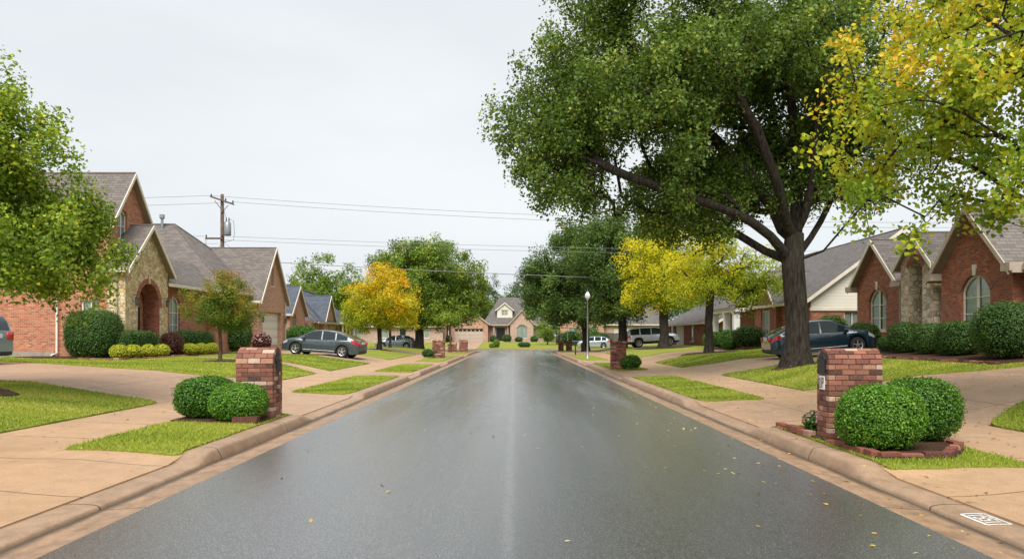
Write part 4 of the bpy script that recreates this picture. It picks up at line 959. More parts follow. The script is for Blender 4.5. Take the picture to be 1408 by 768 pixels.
class Tree:
    def __init__(s, name, label, base, group=None, cat='tree'):
        s.base = Vector(base); s.root = thing(name, label, cat, base, 0, group)
    def skeleton(s, trunk, limbs, pts, rt, bark_m, seg=7, minr=.008, flare=1.5, tip=.006, wander=.12, name='trunk'):
        """trunk: polyline (world), limbs: polylines that start on the trunk; pts: attractors"""
        nodes = []; par = []; plen = []
        def addn(p, q):
            nodes.append(np.array(p, float)); par.append(q); plen.append(0 if q < 0 else plen[q]+np.linalg.norm(nodes[-1]-nodes[q])); return len(nodes)-1
        def dense(poly, st):
            o = [np.array(poly[0], float)]
            for a, b in zip(poly[:-1], poly[1:]):
                a = np.array(a, float); b = np.array(b, float); k = max(1, int(np.linalg.norm(b-a)/st))
                for j in range(1, k+1): o.append(a+(b-a)*j/k)
            return o
        st = max(.12, (s.H if hasattr(s, 'H') else 5)*.05)
        q = -1
        for p in dense(trunk, st): q = addn(p, q)
        ntr = len(nodes)
        for lb in limbs:
            p0 = np.array(lb[0], float); q = int(np.argmin([np.linalg.norm(x-p0) for x in nodes[:ntr]]))
            dl = dense(lb, st)
            for i, p in enumerate(dl[1:]): q = addn(p+rng.normal(size=3)*wander*.25*min(1, i/4), q)
        first = int(ntr*.6)
        fork = np.array(trunk[-1], float); order = np.argsort(np.linalg.norm(pts-fork, axis=1))
        arr = np.zeros((len(nodes)+len(pts)*4, 3)); arr[:len(nodes)] = nodes; ends = []
        for i in order:
            p = pts[i]; n = len(nodes); L = np.array(plen[:n]); d = np.linalg.norm(arr[:n]-p, axis=1)
            c = d+.12*L; c[:first] = 1e9
            # prefer parents nearer the fork than the point itself
            c += np.where(np.linalg.norm(arr[:n]-fork, axis=1) > np.linalg.norm(p-fork)+.05, .6, 0)
            q = int(np.argmin(c)); dd = d[q]; k = min(3, max(1, int(dd/(st*1.3)))); a = arr[q].copy()
            prev = arr[par[q]] if par[q] >= 0 else a-np.array([0, 0, 1]); t0 = a-prev; t0 = t0/(np.linalg.norm(t0)+1e-9)*dd*.35
            for j in range(1, k+1):
                t = j/k; x = a*(1-t)**2+(a+t0)*2*t*(1-t)+p*t*t
                if j < k: x = x+rng.normal(size=3)*wander*dd*.12
                q = addn(x, q); arr[len(nodes)-1] = x
            ends.append(q)
        n = len(nodes); cnt = np.zeros(n); 
        for e in ends: cnt[e] += 1
        for i in range(n-1, 0, -1): cnt[par[i]] += cnt[i]
        tot = max(1, cnt[ntr-1]+0.0); tot = max(tot, cnt[0])
        rad = np.maximum(tip, rt*np.maximum(cnt, .35)**s.pw/tot**s.pw)
        if s.pw < .5: rad = np.where(cnt < 12, np.maximum(tip, rad*(np.maximum(cnt, .35)/12)**.25), rad)
        kids = [[] for _ in range(n)]
        for i in range(1, n): kids[par[i]].append(i)
        mb = MB(); stack = [0]
        starts = [(0, -1)]
        while starts:
            i, p = starts.pop(); ch = [p, i] if p >= 0 else [i]; cur = i
            while kids[cur]:
                ks = sorted(kids[cur], key=lambda k: -cnt[k]); starts += [(k, cur) for k in ks[1:]]; cur = ks[0]; ch.append(cur)
            if len(ch) < 2: continue
            rr = [rad[k] for k in ch]
            if p >= 0: rr[0] = min(rad[p]*.8, rad[i]*1.25)
            if max(rr[1:]) < minr: continue
            P = [Vector(nodes[k]) for k in ch]
            if p < 0:
                z0 = P[0].z
                rr = [r*(1+(flare-1)*math.exp(-(q.z-z0)/(rt*1.1))) for r, q in zip(rr, P)]
                P.insert(0, P[0]+Vector((0, 0, -.25))); rr.insert(0, rr[0]*1.15)
            cut = len(P)
            while cut > 2 and rr[cut-1] < minr*.6: cut -= 1
            sg = seg*2 if rr[0] > rt*.6 else (seg if rr[0] > rt*.15 else max(4, seg-3))
            mb.tube(P[:cut], rr[:cut], sg, cap=False)
        o = mb.build(name, bark_m, s.root, tuple(s.base), smooth=True, uv=False); return o
    def leaves(s, pts, n, spread, size, mat, asp=.6, shape=4, posfac=None, up=.5, name='crown', rs=.28, flat=1.0):
        wt = rng.uniform(.25, 1, len(pts)); k = rng.choice(len(pts), n, p=wt/wt.sum()); tone = rng.normal(size=len(pts))*.13; C = pts[k]+np.clip(rng.normal(size=(n, 3)), -1.7, 1.7)*spread*np.array([1, 1, flat])
        ctr = pts.mean(0); out = C-ctr; out /= np.linalg.norm(out, axis=1, keepdims=True)+1e-9
        N = rng.normal(size=(n, 3))*.75+out*.45+np.array([0, 0, up])
        V, Fc, per = leaf_geo(C, N, size, asp, shape)
        base = .5+.25*sines(pts, 1.1, 77)[k] if posfac is None else posfac(C)
        rnd = np.clip(base+tone[k]+rng.normal(size=n)*rs*.6, 0, 1)
        me = np_mesh(name, V-np.array(s.base), Fc, 3, {'rnd': np.repeat(rnd, per)})
        return link(name, me, mat, s.root)
G = [(0, (0.032, 0.071, 0.012)), (.35, (0.078, 0.150, 0.019)), (.7, (0.153, 0.249, 0.034)), (.94, (0.277, 0.379, 0.060)), (1, (0.444, 0.481, 0.083))]
M['leaf_oak'] = leaf_mat('leaf_oak', G, .35)
M['leaf_maple'] = leaf_mat('leaf_maple', [(0, (0.055, 0.107, 0.011)), (.4, (0.165, 0.274, 0.021)), (.75, (0.356, 0.469, 0.037)), (.965, (0.600, 0.626, 0.074)), (.985, (0.757, 0.626, 0.044)), (1, (0.757, 0.744, 0.058))], .4)
M['leaf_bright'] = leaf_mat('leaf_bright', [(0, (0.047, 0.094, 0.013)), (.45, (0.125, 0.224, 0.022)), (.8, (0.282, 0.376, 0.035)), (1, (0.500, 0.527, 0.070))], .38)
M['leaf_dark'] = leaf_mat('leaf_dark', [(0, (0.034, 0.073, 0.019)), (.5, (0.074, 0.148, 0.029)), (.85, (0.153, 0.248, 0.043)), (1, (0.302, 0.385, 0.072))], .32)
M['leaf_yellow'] = leaf_mat('leaf_yellow', [(0, (.16, .26, .012)), (.3, (.42, .48, .02)), (.6, (.70, .64, .02)), (.9, (.85, .72, .02)), (1, (.82, .60, .02))], .42)
M['leaf_lime'] = leaf_mat('leaf_lime', [(0, (0.115, 0.253, 0.014)), (.35, (0.253, 0.414, 0.023)), (.7, (0.460, 0.564, 0.029)), (1, (0.747, 0.632, 0.023))], .42)
M['leaf_goldlime'] = leaf_mat('leaf_goldlime', [(0, (.10, .20, .014)), (.35, (.25, .37, .02)), (.7, (.50, .51, .025)), (.9, (.70, .57, .025)), (1, (.72, .42, .03))], .35)
M['leaf_orange'] = leaf_mat('leaf_orange', [(0, (0.293, 0.380, 0.018)), (.25, (0.585, 0.552, 0.018)), (.55, (0.850, 0.575, 0.014)), (.8, (0.850, 0.391, 0.011)), (1, (0.731, 0.196, 0.009))], .42)
M['leaf_fire'] = leaf_mat('leaf_fire', [(0, (0.066, 0.138, 0.013)), (.35, (0.176, 0.235, 0.022)), (.6, (0.380, 0.276, 0.033)), (.8, (0.556, 0.179, 0.028)), (1, (0.614, 0.097, 0.028))], .38)
M['leaf_hazed'] = leaf_mat('leaf_hazed', [(0, (0.050, 0.094, 0.044)), (.5, (0.100, 0.163, 0.062)), (1, (0.200, 0.263, 0.100))], .3)  # distance haze put into the leaf colour as paler greens
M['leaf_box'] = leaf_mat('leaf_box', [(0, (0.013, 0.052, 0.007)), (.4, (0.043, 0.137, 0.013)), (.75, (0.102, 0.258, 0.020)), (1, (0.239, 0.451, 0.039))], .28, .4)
M['leaf_boxlit'] = leaf_mat('leaf_boxlit', [(0, (0.028, 0.084, 0.008)), (.4, (0.077, 0.210, 0.017)), (.75, (0.154, 0.350, 0.025)), (1, (0.280, 0.504, 0.042))], .3, .4)  # brighter copy of leaf_box, with the light put into its greens
M['leaf_hedge'] = leaf_mat('leaf_hedge', [(0, (0.020, 0.055, 0.012)), (.5, (0.049, 0.120, 0.020)), (1, (0.137, 0.239, 0.041))], .25, .45)
M['leaf_gold'] = leaf_mat('leaf_gold', [(0, (0.223, 0.330, 0.024)), (.5, (0.541, 0.570, 0.036)), (1, (0.850, 0.750, 0.060))], .35)
M['leaf_red'] = leaf_mat('leaf_red', [(0, (.03, .012, .012)), (.6, (.10, .025, .025)), (1, (.2, .06, .04))], .3)
M['petal_pink'] = leaf_mat('petal_pink', [(0, (.5, .18, .2)), (1, (.75, .48, .45))], .3)

def grow(name, label, base, H, rt, blobs, na, nl, spread, size, mat, bark='bark_brown', fork=None, limbs=(), group=None, seed=1, posfac=None, shape=4, asp=.6, hole=.25, shell=.5, nk=.9, minr=.01, up=.5, rs=.28, seg=7, top=None, pw=.45, cull=None, gs=1.14):
    z = tz(base[0], base[1]) if len(base) == 2 else base[2]
    b = (base[0], base[1], z); t = Tree(name, label, b, group); t.H = H; t.pw = pw
    A = [(x[0], x[1], x[2], x[3]*gs, x[4]*gs, x[5]*(1+(gs-1)*.5)) for x in blobs]
    pts = crown_points(A, na, seed, hole, shell, nk)
    if cull: pts = pts[~cull(pts)]
    fk = fork or (b[0], b[1], z+H*.3); tp = top or (fk[0]+(A[0][0]-fk[0])*.5, fk[1]+(A[0][1]-fk[1])*.5, A[0][2]+A[0][5]*.35)
    trunk = [b, (b[0]*.6+fk[0]*.4+.02*H*.3, b[1]*.6+fk[1]*.4, b[2]*.6+fk[2]*.4), fk, tp]
    t.skeleton(trunk, limbs, pts, rt, M[bark], minr=minr, seg=seg, flare=1.6 if H == 14 else 1.5)
    t.leaves(pts, nl, spread, size, M[mat], asp, shape, posfac, up, rs=rs)
    return t
AV = 'trees along the street'
# ---- big oak on the right
by = 27
def OK(u, v, dy=0): return (HX(u, by)*(1+dy/by), by+dy, H+(HZ(v, by)-H)*(1+dy/by))
limbs = [[OK(1084, 352), OK(1060, 325, -.4), OK(1035, 305, -.8), OK(985, 285, -1.2), OK(925, 268, -1.6), OK(860, 240, -2), OK(800, 215, -2), OK(745, 215, -2.2)],
    [OK(1080, 358), OK(1052, 345, .6), OK(1015, 322, 1), OK(965, 312, 1.4), OK(915, 300, 1.8), OK(870, 290, 2)],
    [OK(1086, 340), OK(1066, 290, .5), OK(1030, 240, .8), OK(985, 195, 1), OK(945, 160, 1.2), OK(900, 120, 1.5), OK(850, 80, 1.5)],
    [OK(1088, 335), OK(1072, 260, -1), OK(1040, 180, -1.6), OK(1005, 110, -2), OK(985, 40, -2.2), OK(970, -50, -2.4)],
    [OK(1094, 330), OK(1097, 250, .3), OK(1088, 150, .6), OK(1080, 60, 1), OK(1070, -40, 1)],
    [OK(1098, 335), OK(1115, 260, -.8), OK(1122, 180, -1.2), OK(1140, 90, -1.6), OK(1160, 0, -2)],
    [OK(1100, 350), OK(1128, 305, .8), OK(1160, 240, 1.5), OK(1190, 160, 2), OK(1215, 80, 2.4)],
    [OK(1104, 368), OK(1132, 345, -.6), OK(1160, 312, -1), OK(1195, 272, -1.4), OK(1230, 225, -1.6), OK(1270, 170, -1.8)]]
grow('oak_tree', 'huge dark green oak spreading over the street from the lawn by the teal car', (9.9, 27), 14, .385,
    [(7.6, 27, 10.8, 6.0, 5.2, 5.2), (3.0, 26.2, 9.1, 3.5, 3.3, 3.0), (3.2, 26.4, 7.4, 3.4, 2.8, 1.3), (7.0, 28, 6.4, 4.0, 2.5, 1.5), (12.2, 27.2, 9.6, 3.4, 4, 4.2), (6.6, 27, 14, 5.0, 4, 3.5), (1.5, 26, 7.6, 2.0, 2.4, 2.2), (3.5, 26.5, 12.0, 2.8, 3, 2.6), (12.6, 26.6, 6.6, 1.5, 1.5, .9), (4.8, 26.8, 6.2, 2.4, 2.2, .8), (6.4, 27.6, 5.7, 2.0, 2, .8), (1.2, 26.5, 9.3, 2.2, 2.4, 2.0), (5.2, 26.6, 9.0, 3.5, 3.5, 3.5), (9.0, 30.0, 8.6, 4.2, 2.2, 2.8), (5.0, 29.6, 7.8, 3.6, 2.0, 2.0), (12.8, 28.5, 8.0, 2.4, 2.2, 2.0), (9.0, 30, 11.0, 3.6, 2.4, 2.6), (4.0, 29.2, 8.5, 2.6, 1.9, 1.7)],
    2700, 240000, .24, .135, 'leaf_oak', 'bark_dark', fork=OK(1090, 360), limbs=limbs, seed=3, minr=.009, hole=.2, shell=.5, nk=.8, rs=.36, asp=.66, top=OK(1092, 325), pw=.41, gs=1.03, cull=lambda p: ((p[:, 0] > 6.0) & (p[:, 0] < 12.0) & (p[:, 1] < 26.2) & (p[:, 2] < 8.8)) | ((p[:, 0] > 7.6) & (p[:, 0] < 12.5) & (p[:, 2] < 6.0)))
# ---- foreground yellow tree, upper right
fy = 12
def FY(u, v, dy=0): return (HX(u, fy)*(1+dy/fy), fy+dy, H+(HZ(v, fy)-H)*(1+dy/fy))
zf = tz(10.9, 12)
grow('maple_tree', 'yellow green maple with golden branch tips reaching in over the brick house', (10.9, 12), 8, .17,
    [(9.0, 12, 5.9, 3.8, 3.2, 2.9), (6.9, 11.8, 5.3, 2.25, 2.2, 2.2), (9.5, 12, 8.0, 3.0, 3, 2.0), (10.5, 12, 4.4, 3.2, 2.4, 1.6), (8.4, 11.6, 3.9, 1.9, 1.6, .9)],
    820, 44000, .15, .088, 'leaf_goldlime', 'bark_dark', fork=(10.7, 12, 2.9), seed=21, shape=6, asp=.85, hole=.12, shell=.55, nk=1.3, minr=.004, up=.35, rs=.25,
    limbs=[[(10.7, 12, 2.9), FY(1560, 300), FY(1470, 255), FY(1400, 205, -.3), FY(1330, 160, -.5), FY(1250, 120, -.6), FY(1180, 100, -.6)],
           [(10.7, 12, 2.7), FY(1520, 330, .5), FY(1440, 300, .8), FY(1390, 262, 1), FY(1330, 225, 1), FY(1260, 200, 1)],
           [(10.7, 12, 3.0), FY(1500, 200, -.5), FY(1430, 100, -.8), FY(1380, 20, -1)], [(10.7, 12, 2.6), FY(1540, 340, -.6), FY(1450, 315, -1), FY(1360, 300, -1.2), FY(1270, 290, -1.2)]],
    posfac=lambda C: np.clip(.25+.2*(C[:, 2]-4.2)/2.2+.26*np.clip((8.6-C[:, 0])/3, -1, 1.3)+.25*sines(C, 1.6, 5), 0, 1))
# ---- near tree at the left edge
grow('maple_tree', 'leafy bright green maple at the lawn edge, in front of the stone porch house', (-10.5, 14.8), 6.4, .13,
    [(-10.95, 14.8, 4.4, 2.7, 2.6, 2.3), (-9.25, 14.6, 3.45, 1.6, 1.9, 1.25), (-10.6, 14.6, 6.05, 1.6, 1.6, 1.1), (-9.0, 14.8, 2.75, 1.3, 1.5, .75), (-11.5, 14.6, 2.9, 1.8, 1.8, .9), (-12, 15, 5.6, 1.6, 1.6, 1.3), (-9.9, 14.4, 4.9, 1.6, 1.5, 1.3), (-10.2, 14.6, 3.3, 2.0, 1.8, 1.0)],
    860, 92000, .16, .075, 'leaf_maple', 'bark_dark', fork=(-10.55, 14.8, 1.9), seed=5, gs=1.0, hole=.4, shell=.55, nk=1.6, minr=.004, shape=6, asp=.8, rs=.33)
# ---- small red-topped tree
grow('ornamental_tree', 'small slender tree with red tinted leaves on the lawn before the garage', (-11.75, 30.6), 3.7, .07,
    [(-11.7, 30.6, 3.05, 1.35, 1.3, 1.0), (-11.8, 30.6, 3.75, .9, .9, .55), (-11.3, 30.6, 2.5, 1.25, 1.1, .6)], 260, 20000, .11, .075, 'leaf_fire', 'bark_brown', fork=(-11.75, 30.6, 1.75), seed=8, nk=2.2, hole=.5, minr=.006,
    posfac=lambda C: np.clip(.10+.26*(C[:, 2]-2.3)+.2*sines(C, 2.5, 6), 0, 1))
# ---- orange tree left
grow('maple_tree', 'rounded golden orange tree on the lawn beside the dark hatchback', (-10.6, 60), 7, .17,
    [(-10.6, 60, 4.3, 2.9, 2.7, 2.1), (-10.6, 60, 6.0, 1.8, 1.8, 1.4), (-10.4, 60, 3.0, 2.7, 2.5, 1.0)], 360, 30000, .22, .15, 'leaf_orange', 'bark_dark', fork=(-10.6, 60, 2.3), seed=12, nk=1.3, hole=.35,
    posfac=lambda C: np.clip(.02+.10*(C[:, 2]-1.8)+.04*(C[:, 0]+10.6)+.12*sines(C, 1.5, 6), 0, 1))
grow('young_tree', 'thin dark trunked tree standing just behind the golden orange tree', (-11.4, 70), 6, .12, [(-11.4, 70, 4.4, 2.0, 2.0, 1.5)], 90, 3500, .3, .2, 'leaf_lime', 'bark_dark', seed=13)
# ---- large green tree left, far
grow('oak_tree', 'large rounded green tree behind the golden orange one', (-9.75, 78), 11, .42,
    [(-8.4, 78, 7.0, 5.1, 4.6, 4.0), (-10.5, 78, 8.9, 3.2, 3, 2.6), (-6.2, 78, 5.6, 3.2, 3.2, 2.8), (-9.6, 78, 4.0, 4.6, 4, 1.5), (-8.6, 78, 10.2, 2.4, 2.4, 1.5), (-12.4, 78, 8.2, 2.2, 2.2, 2.2), (-5.6, 77.5, 4.0, 2.5, 2, 1.3)], 620, 75000, .34, .22, 'leaf_bright', 'bark_dark', fork=(-9.75, 78, 3.2), seed=14, nk=.75, minr=.02, hole=.4, rs=.33)
grow('young_tree', 'thin trunked young tree by the far mailbox pillars', (-6.15, 73), 4.6, .09, [(-6.3, 73, 3.4, 1.3, 1.3, .8)], 60, 2500, .2, .15, 'leaf_bright', 'bark_brown', seed=15)
# ---- right side
grow('oak_tree', 'dark green oak behind the white globe street lamp', (7.0, 76), 12, .34,
    [(6.0, 76, 7.6, 4.6, 4.4, 4.4), (3.3, 76, 6.0, 2.8, 3, 2.6), (6.8, 76, 11, 3, 3, 2.2), (6.5, 76, 4.2, 5, 4, 1.5), (2.4, 76, 8.0, 1.6, 2, 1.6)], 560, 64000, .34, .22, 'leaf_dark', 'bark_dark', fork=(6.9, 76, 3.4), seed=16, nk=.8, minr=.02, hole=.4, rs=.33)
grow('oak_tree', 'thick trunked dark oak beside the silver estate car', (9.75, 70), 12, .38,
    [(9.6, 70, 8.2, 4.6, 4.2, 4.2), (11.5, 70, 6.6, 3.6, 3.6, 3), (8.5, 70, 11, 3, 3, 2.2), (8.8, 70, 4.4, 4.4, 4, 1.4)], 560, 60000, .34, .22, 'leaf_dark', 'bark_dark', fork=(9.8, 70, 3.0), seed=17, nk=.8, minr=.02, hole=.4, rs=.33)
grow('maple_tree', 'vivid lemon yellow tree in front of the silver estate car', (12.0, 62), 11, .36,
    [(12.0, 62, 7.8, 3.5, 3.4, 3.3), (11.9, 62, 10.0, 2.4, 2.4, 1.8), (11.9, 62, 11.3, 1.5, 1.6, 1.3), (10.6, 62, 5.2, 2.5, 2.6, 1.6), (13.5, 62, 6.0, 2.6, 3, 2.2)], 420, 30000, .27, .18, 'leaf_yellow', 'bark_dark', fork=(12.0, 62, 3.1), seed=18, nk=1.1, hole=.35,
    posfac=lambda C: np.clip(.42+.05*(C[:, 2]-6)-.06*(C[:, 0]-11.4)+.16*sines(C, 1.3, 6), 0, 1))
grow('maple_tree', 'lime yellow spreading tree in a mulch ring by the driveway to the teal car', (11.0, 43.6), 7, .22,
    [(11.4, 43.6, 5.3, 3.3, 2.8, 1.7), (9.6, 43.4, 4.6, 1.9, 2.0, 1.3), (13.1, 43.6, 4.3, 2.2, 2.2, 1.3), (11.0, 43.6, 6.9, 2.1, 2, 1.1), (14.2, 43.6, 5.2, 1.6, 2, 1.4)], 420, 25000, .2, .13, 'leaf_yellow', 'bark_dark', fork=(11.0, 43.6, 2.4), seed=19, nk=1.3, hole=.3,
    posfac=lambda C: np.clip(.30+.08*(C[:, 2]-4.5)-.07*(C[:, 0]-11.4)+.16*sines(C, 1.6, 6), 0, 1))
# ---- background trees
bg = [(-27.5, 112, 14.2, 5.2, 'leaf_bright', 'tall round green tree rising behind the slate roof'),
      (-41, 128, 12.0, 4.5, 'leaf_hazed', 'pale tree top peeping past the garage gable'),
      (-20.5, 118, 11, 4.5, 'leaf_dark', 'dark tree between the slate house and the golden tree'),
      (-8.5, 148, 12.8, 5.2, 'leaf_hazed', 'hazy tree behind the garage of the end house'),
      (-2.8, 152, 13.8, 5.0, 'leaf_hazed', 'hazy tree behind the dormer of the end house'),
      (3.6, 150, 15.5, 4.6, 'leaf_hazed', 'tallest hazy tree over the end house roof'),
      (8.5, 146, 12.5, 5.0, 'leaf_hazed', 'hazy yellowish tree behind the right gable of the end house'),
      (15, 136, 13, 5.5, 'leaf_dark', 'dark tree behind the cream gabled brick house'), (25, 128, 13, 6, 'leaf_dark', 'broad dark tree closing the view beyond the lemon tree'),
      (-15, 140, 11, 5.5, 'leaf_hazed', 'hazy tree behind the low pale house'), (-33, 140, 11, 6, 'leaf_hazed', 'hazy tree far beyond the slate roof ridge'),
      (27, 98, 10, 5, 'leaf_dark', 'dark tree behind the red brick house with cream side door'), (34, 78, 9, 5, 'leaf_dark', 'dark tree behind the clapboard gable roof'),
      (4.5, 106, 4.6, 1.7, 'leaf_bright', 'small green tree on the lawn right of the end house'), (9.3, 101, 5.2, 1.8, 'leaf_dark', 'small dark tree before the board fence')]
for i, (x, y, top, r, m, lab) in enumerate(bg):
    lab = lab.replace('right gable', 'arched window gable').replace('on the lawn right of', 'on the lawn beside')
    z = tz(x, y); hh = top-z
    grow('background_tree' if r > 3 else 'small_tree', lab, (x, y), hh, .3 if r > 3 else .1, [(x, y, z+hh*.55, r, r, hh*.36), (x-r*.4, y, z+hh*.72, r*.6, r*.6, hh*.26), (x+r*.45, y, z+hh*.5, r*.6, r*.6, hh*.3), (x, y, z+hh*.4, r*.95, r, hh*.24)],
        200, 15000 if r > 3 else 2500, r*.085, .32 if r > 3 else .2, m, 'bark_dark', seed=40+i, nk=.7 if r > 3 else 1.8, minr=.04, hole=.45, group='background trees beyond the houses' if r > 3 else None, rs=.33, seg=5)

# ---- clipped shrubs and hedges
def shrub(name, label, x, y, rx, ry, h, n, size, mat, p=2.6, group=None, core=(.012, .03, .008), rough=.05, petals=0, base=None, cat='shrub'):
    z = (tz(x, y)+.04) if base is None else base
    t = thing(name, label, cat, (x, y, z), 0, group)
    d = rng.normal(size=(n*2, 3)); d /= np.linalg.norm(d, axis=1, keepdims=True); d = d[d[:, 2] > -.86][:n]; n = len(d)
    sup = (np.abs(d)**p).sum(1)**(-1/p); lump = 1+rough*sines(d, 5, int(abs(x*100))+3, 8)+.05*sines(d, 1.8, int(abs(y*100))+5, 4)+rng.normal(size=n)*.03+.09*rng.random(n)**9
    depth = 1-np.abs(rng.normal(size=n))*.06
    rad = np.array([rx, ry, h/2]); C = d*(sup*lump*depth)[:, None]*rad+np.array([0, 0, h/2])
    C[:, 2] = np.maximum(C[:, 2], rng.random(n)*.08)
    N = d/rad; N /= np.linalg.norm(N, axis=1, keepdims=True); N = N+rng.normal(size=(n, 3))*.55+np.array([0, 0, .25])
    V, Fc, per = leaf_geo(C, N, size, .62, 4)
    rnd = np.clip(.5+.12*sines(d, 6, 8)+rng.normal(size=n)*.24, 0, 1)
    me = np_mesh('foliage', V, Fc, 3, {'rnd': np.repeat(rnd, per)}); link('foliage', me, M[mat], t)
    # solid dark core filling the bush under its leaves
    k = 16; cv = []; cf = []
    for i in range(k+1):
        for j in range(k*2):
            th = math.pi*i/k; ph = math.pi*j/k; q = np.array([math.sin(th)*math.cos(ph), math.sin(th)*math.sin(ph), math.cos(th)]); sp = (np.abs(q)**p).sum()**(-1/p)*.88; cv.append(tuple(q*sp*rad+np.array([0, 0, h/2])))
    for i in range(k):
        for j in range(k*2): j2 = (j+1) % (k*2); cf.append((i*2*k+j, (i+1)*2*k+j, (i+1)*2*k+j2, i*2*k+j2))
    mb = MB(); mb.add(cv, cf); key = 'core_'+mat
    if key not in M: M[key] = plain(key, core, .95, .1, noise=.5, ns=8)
    mb.build('inner_core', M[key], t, smooth=True, uv=False)
    if petals:
        d2 = rng.normal(size=(petals, 3)); d2[:, 2] = abs(d2[:, 2]); d2 /= np.linalg.norm(d2, axis=1, keepdims=True)
        C = d2*rad*1.03+np.array([0, 0, h/2]); V, Fc, per = leaf_geo(C, d2+rng.normal(size=(petals, 3))*.3, .045 if rx < .5 else .07, .9, 4)
        me = np_mesh('blossoms', V, Fc, 3, {'rnd': np.repeat(rng.random(petals), per)}); link('blossoms', me, M['petal_pink'], t)
    return t
CB = 'clipped boxwoods by the brick mailboxes'
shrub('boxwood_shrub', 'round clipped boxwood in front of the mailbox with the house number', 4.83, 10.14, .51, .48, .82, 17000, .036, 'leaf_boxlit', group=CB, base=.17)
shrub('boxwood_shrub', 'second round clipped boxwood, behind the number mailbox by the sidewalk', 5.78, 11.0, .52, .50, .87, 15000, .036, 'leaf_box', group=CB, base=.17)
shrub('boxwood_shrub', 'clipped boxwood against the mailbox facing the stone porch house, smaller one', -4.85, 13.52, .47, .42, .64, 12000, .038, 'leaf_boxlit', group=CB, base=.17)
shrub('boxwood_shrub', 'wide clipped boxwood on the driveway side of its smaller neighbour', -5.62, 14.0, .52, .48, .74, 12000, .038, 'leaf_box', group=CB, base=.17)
shrub('flowering_plant', 'low pink flowering plant at the foot of the number mailbox', 4.78, 12.0, .26, .32, .34, 1400, .04, 'leaf_box', p=2, petals=260, base=.15, rough=.2)
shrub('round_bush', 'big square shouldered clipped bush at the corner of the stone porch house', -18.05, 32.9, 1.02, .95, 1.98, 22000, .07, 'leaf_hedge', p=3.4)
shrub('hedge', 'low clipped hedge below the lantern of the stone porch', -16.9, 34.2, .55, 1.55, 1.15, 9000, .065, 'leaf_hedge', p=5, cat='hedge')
for i, (x, y, lab) in enumerate([(-16.25, 31.5, 'first golden dwarf shrub beside the big square shouldered bush'), (-16.2, 32.6, 'second golden dwarf shrub from the big square shouldered bush'), (-16.15, 33.8, 'golden dwarf shrub, third from the big square shouldered bush'), (-16.1, 35.0, 'golden dwarf shrub right by the porch opening'),
        (-16.2, 38.3, 'golden dwarf shrub touching the dark red shrub'), (-16.15, 39.5, 'golden dwarf shrub in the middle of the three under the bay window'), (-16.1, 40.8, 'golden dwarf shrub at the far end under the bay window')]):
    shrub('golden_shrub', lab.replace('right by', 'next to'), x, y, .36, .36, .58, 1500, .06, 'leaf_gold', p=2, group='golden dwarf shrubs in the porch bed', core=(.10, .12, .02), rough=.12)
shrub('red_shrub', 'dark red leaved shrub beside the stone porch', -16.5, 36.9, .52, .5, 1.12, 3500, .07, 'leaf_red', p=2.2, core=(.03, .012, .01), rough=.12)
shrub('hedge', 'clipped hedge under the bay window past the red shrub', -17.1, 40.9, .5, 2.1, 1.2, 9000, .07, 'leaf_hedge', p=5, cat='hedge')
shrub('round_bush', 'loose green bush at the corner of the garage wing', -16.9, 46.6, .9, .9, 1.9, 6000, .09, 'leaf_hedge', p=2.2, rough=.12)
shrub('flowering_shrub', 'pink flowering shrub before the white garage door', -14.9, 45.2, .55, .55, 1.15, 1800, .08, 'leaf_red', p=2, petals=260, rough=.15)
shrub('round_bush', 'wide green bush behind the bonnet of the dark hatchback', -16.0, 57.8, 1.25, 1.3, 1.7, 7000, .1, 'leaf_box', p=2.3, rough=.1)
shrub('round_bush', 'small round bush at the foot of the mailbox near the golden tree', -5.95, 52.6, .42, .42, .6, 1500, .06, 'leaf_hedge', p=2)
shrub('round_bush', 'small round bush at the foot of the single mailbox across from the golden tree', 5.25, 34.75, .45, .42, .62, 3200, .055, 'leaf_box', p=2.1, rough=.1)
RH = 'clipped shrubs under the dark red brick house'
for x, y, rx, ry, hh, lab, p in [(14.6, 32.2, .62, .6, 1.15, 'rounded shrub under the arched window by the bonnet of the teal car', 2.6), (14.5, 29.9, .35, .35, .6, 'lowest loose shrub between two clipped ones before the stone entry', 2), (14.4, 28.3, .55, .62, 1.08, 'clipped shrub directly before the narrow stone entry', 3),
        (14.35, 26.55, .5, .52, 1.02, 'clipped shrub between the entry shrub and the long dark hedge', 3), (14.3, 24.8, .55, .8, 1.08, 'long dark clipped hedge below the big arched window', 3.4), (14.1, 21.9, .86, .95, 1.6, 'largest dark rounded shrub at the corner of the red brick house', 2.5)]:
    shrub('clipped_shrub', lab, x, y, rx, ry, hh, int(9000*rx*ry+4000), .055, 'leaf_hedge', p=p, group=RH)
shrub('round_bush', 'round bush under the cream curtained window behind the teal car', 15.9, 38.6, .8, .8, 1.6, 4500, .08, 'leaf_hedge', p=2.3)
RR = 'bushes in the bed by the white columns'
for x, y, r, hh, lab in [(13.9, 53.6, .75, 1.15, 'bush in front of the white porch columns, farther from the oak'), (14.1, 50.2, .8, 1.2, 'middle bush of three by the white porch columns'), (14.2, 46.8, .9, 1.35, 'bush beside the brown door, closest to the oak trunk'), (13.2, 47.4, .45, .55, 'tiny bush before the bed by the white columns'), (15.5, 57.2, .8, 1.3, 'pale loose bush at the end of the white columned porch')]:
    shrub('round_bush', lab, x, y, r, r, hh, 3000, .085, 'leaf_hedge' if hh > 1.2 else 'leaf_box', p=2.3, group=RR, rough=.1)
EH = 'foundation shrubs of the end house'
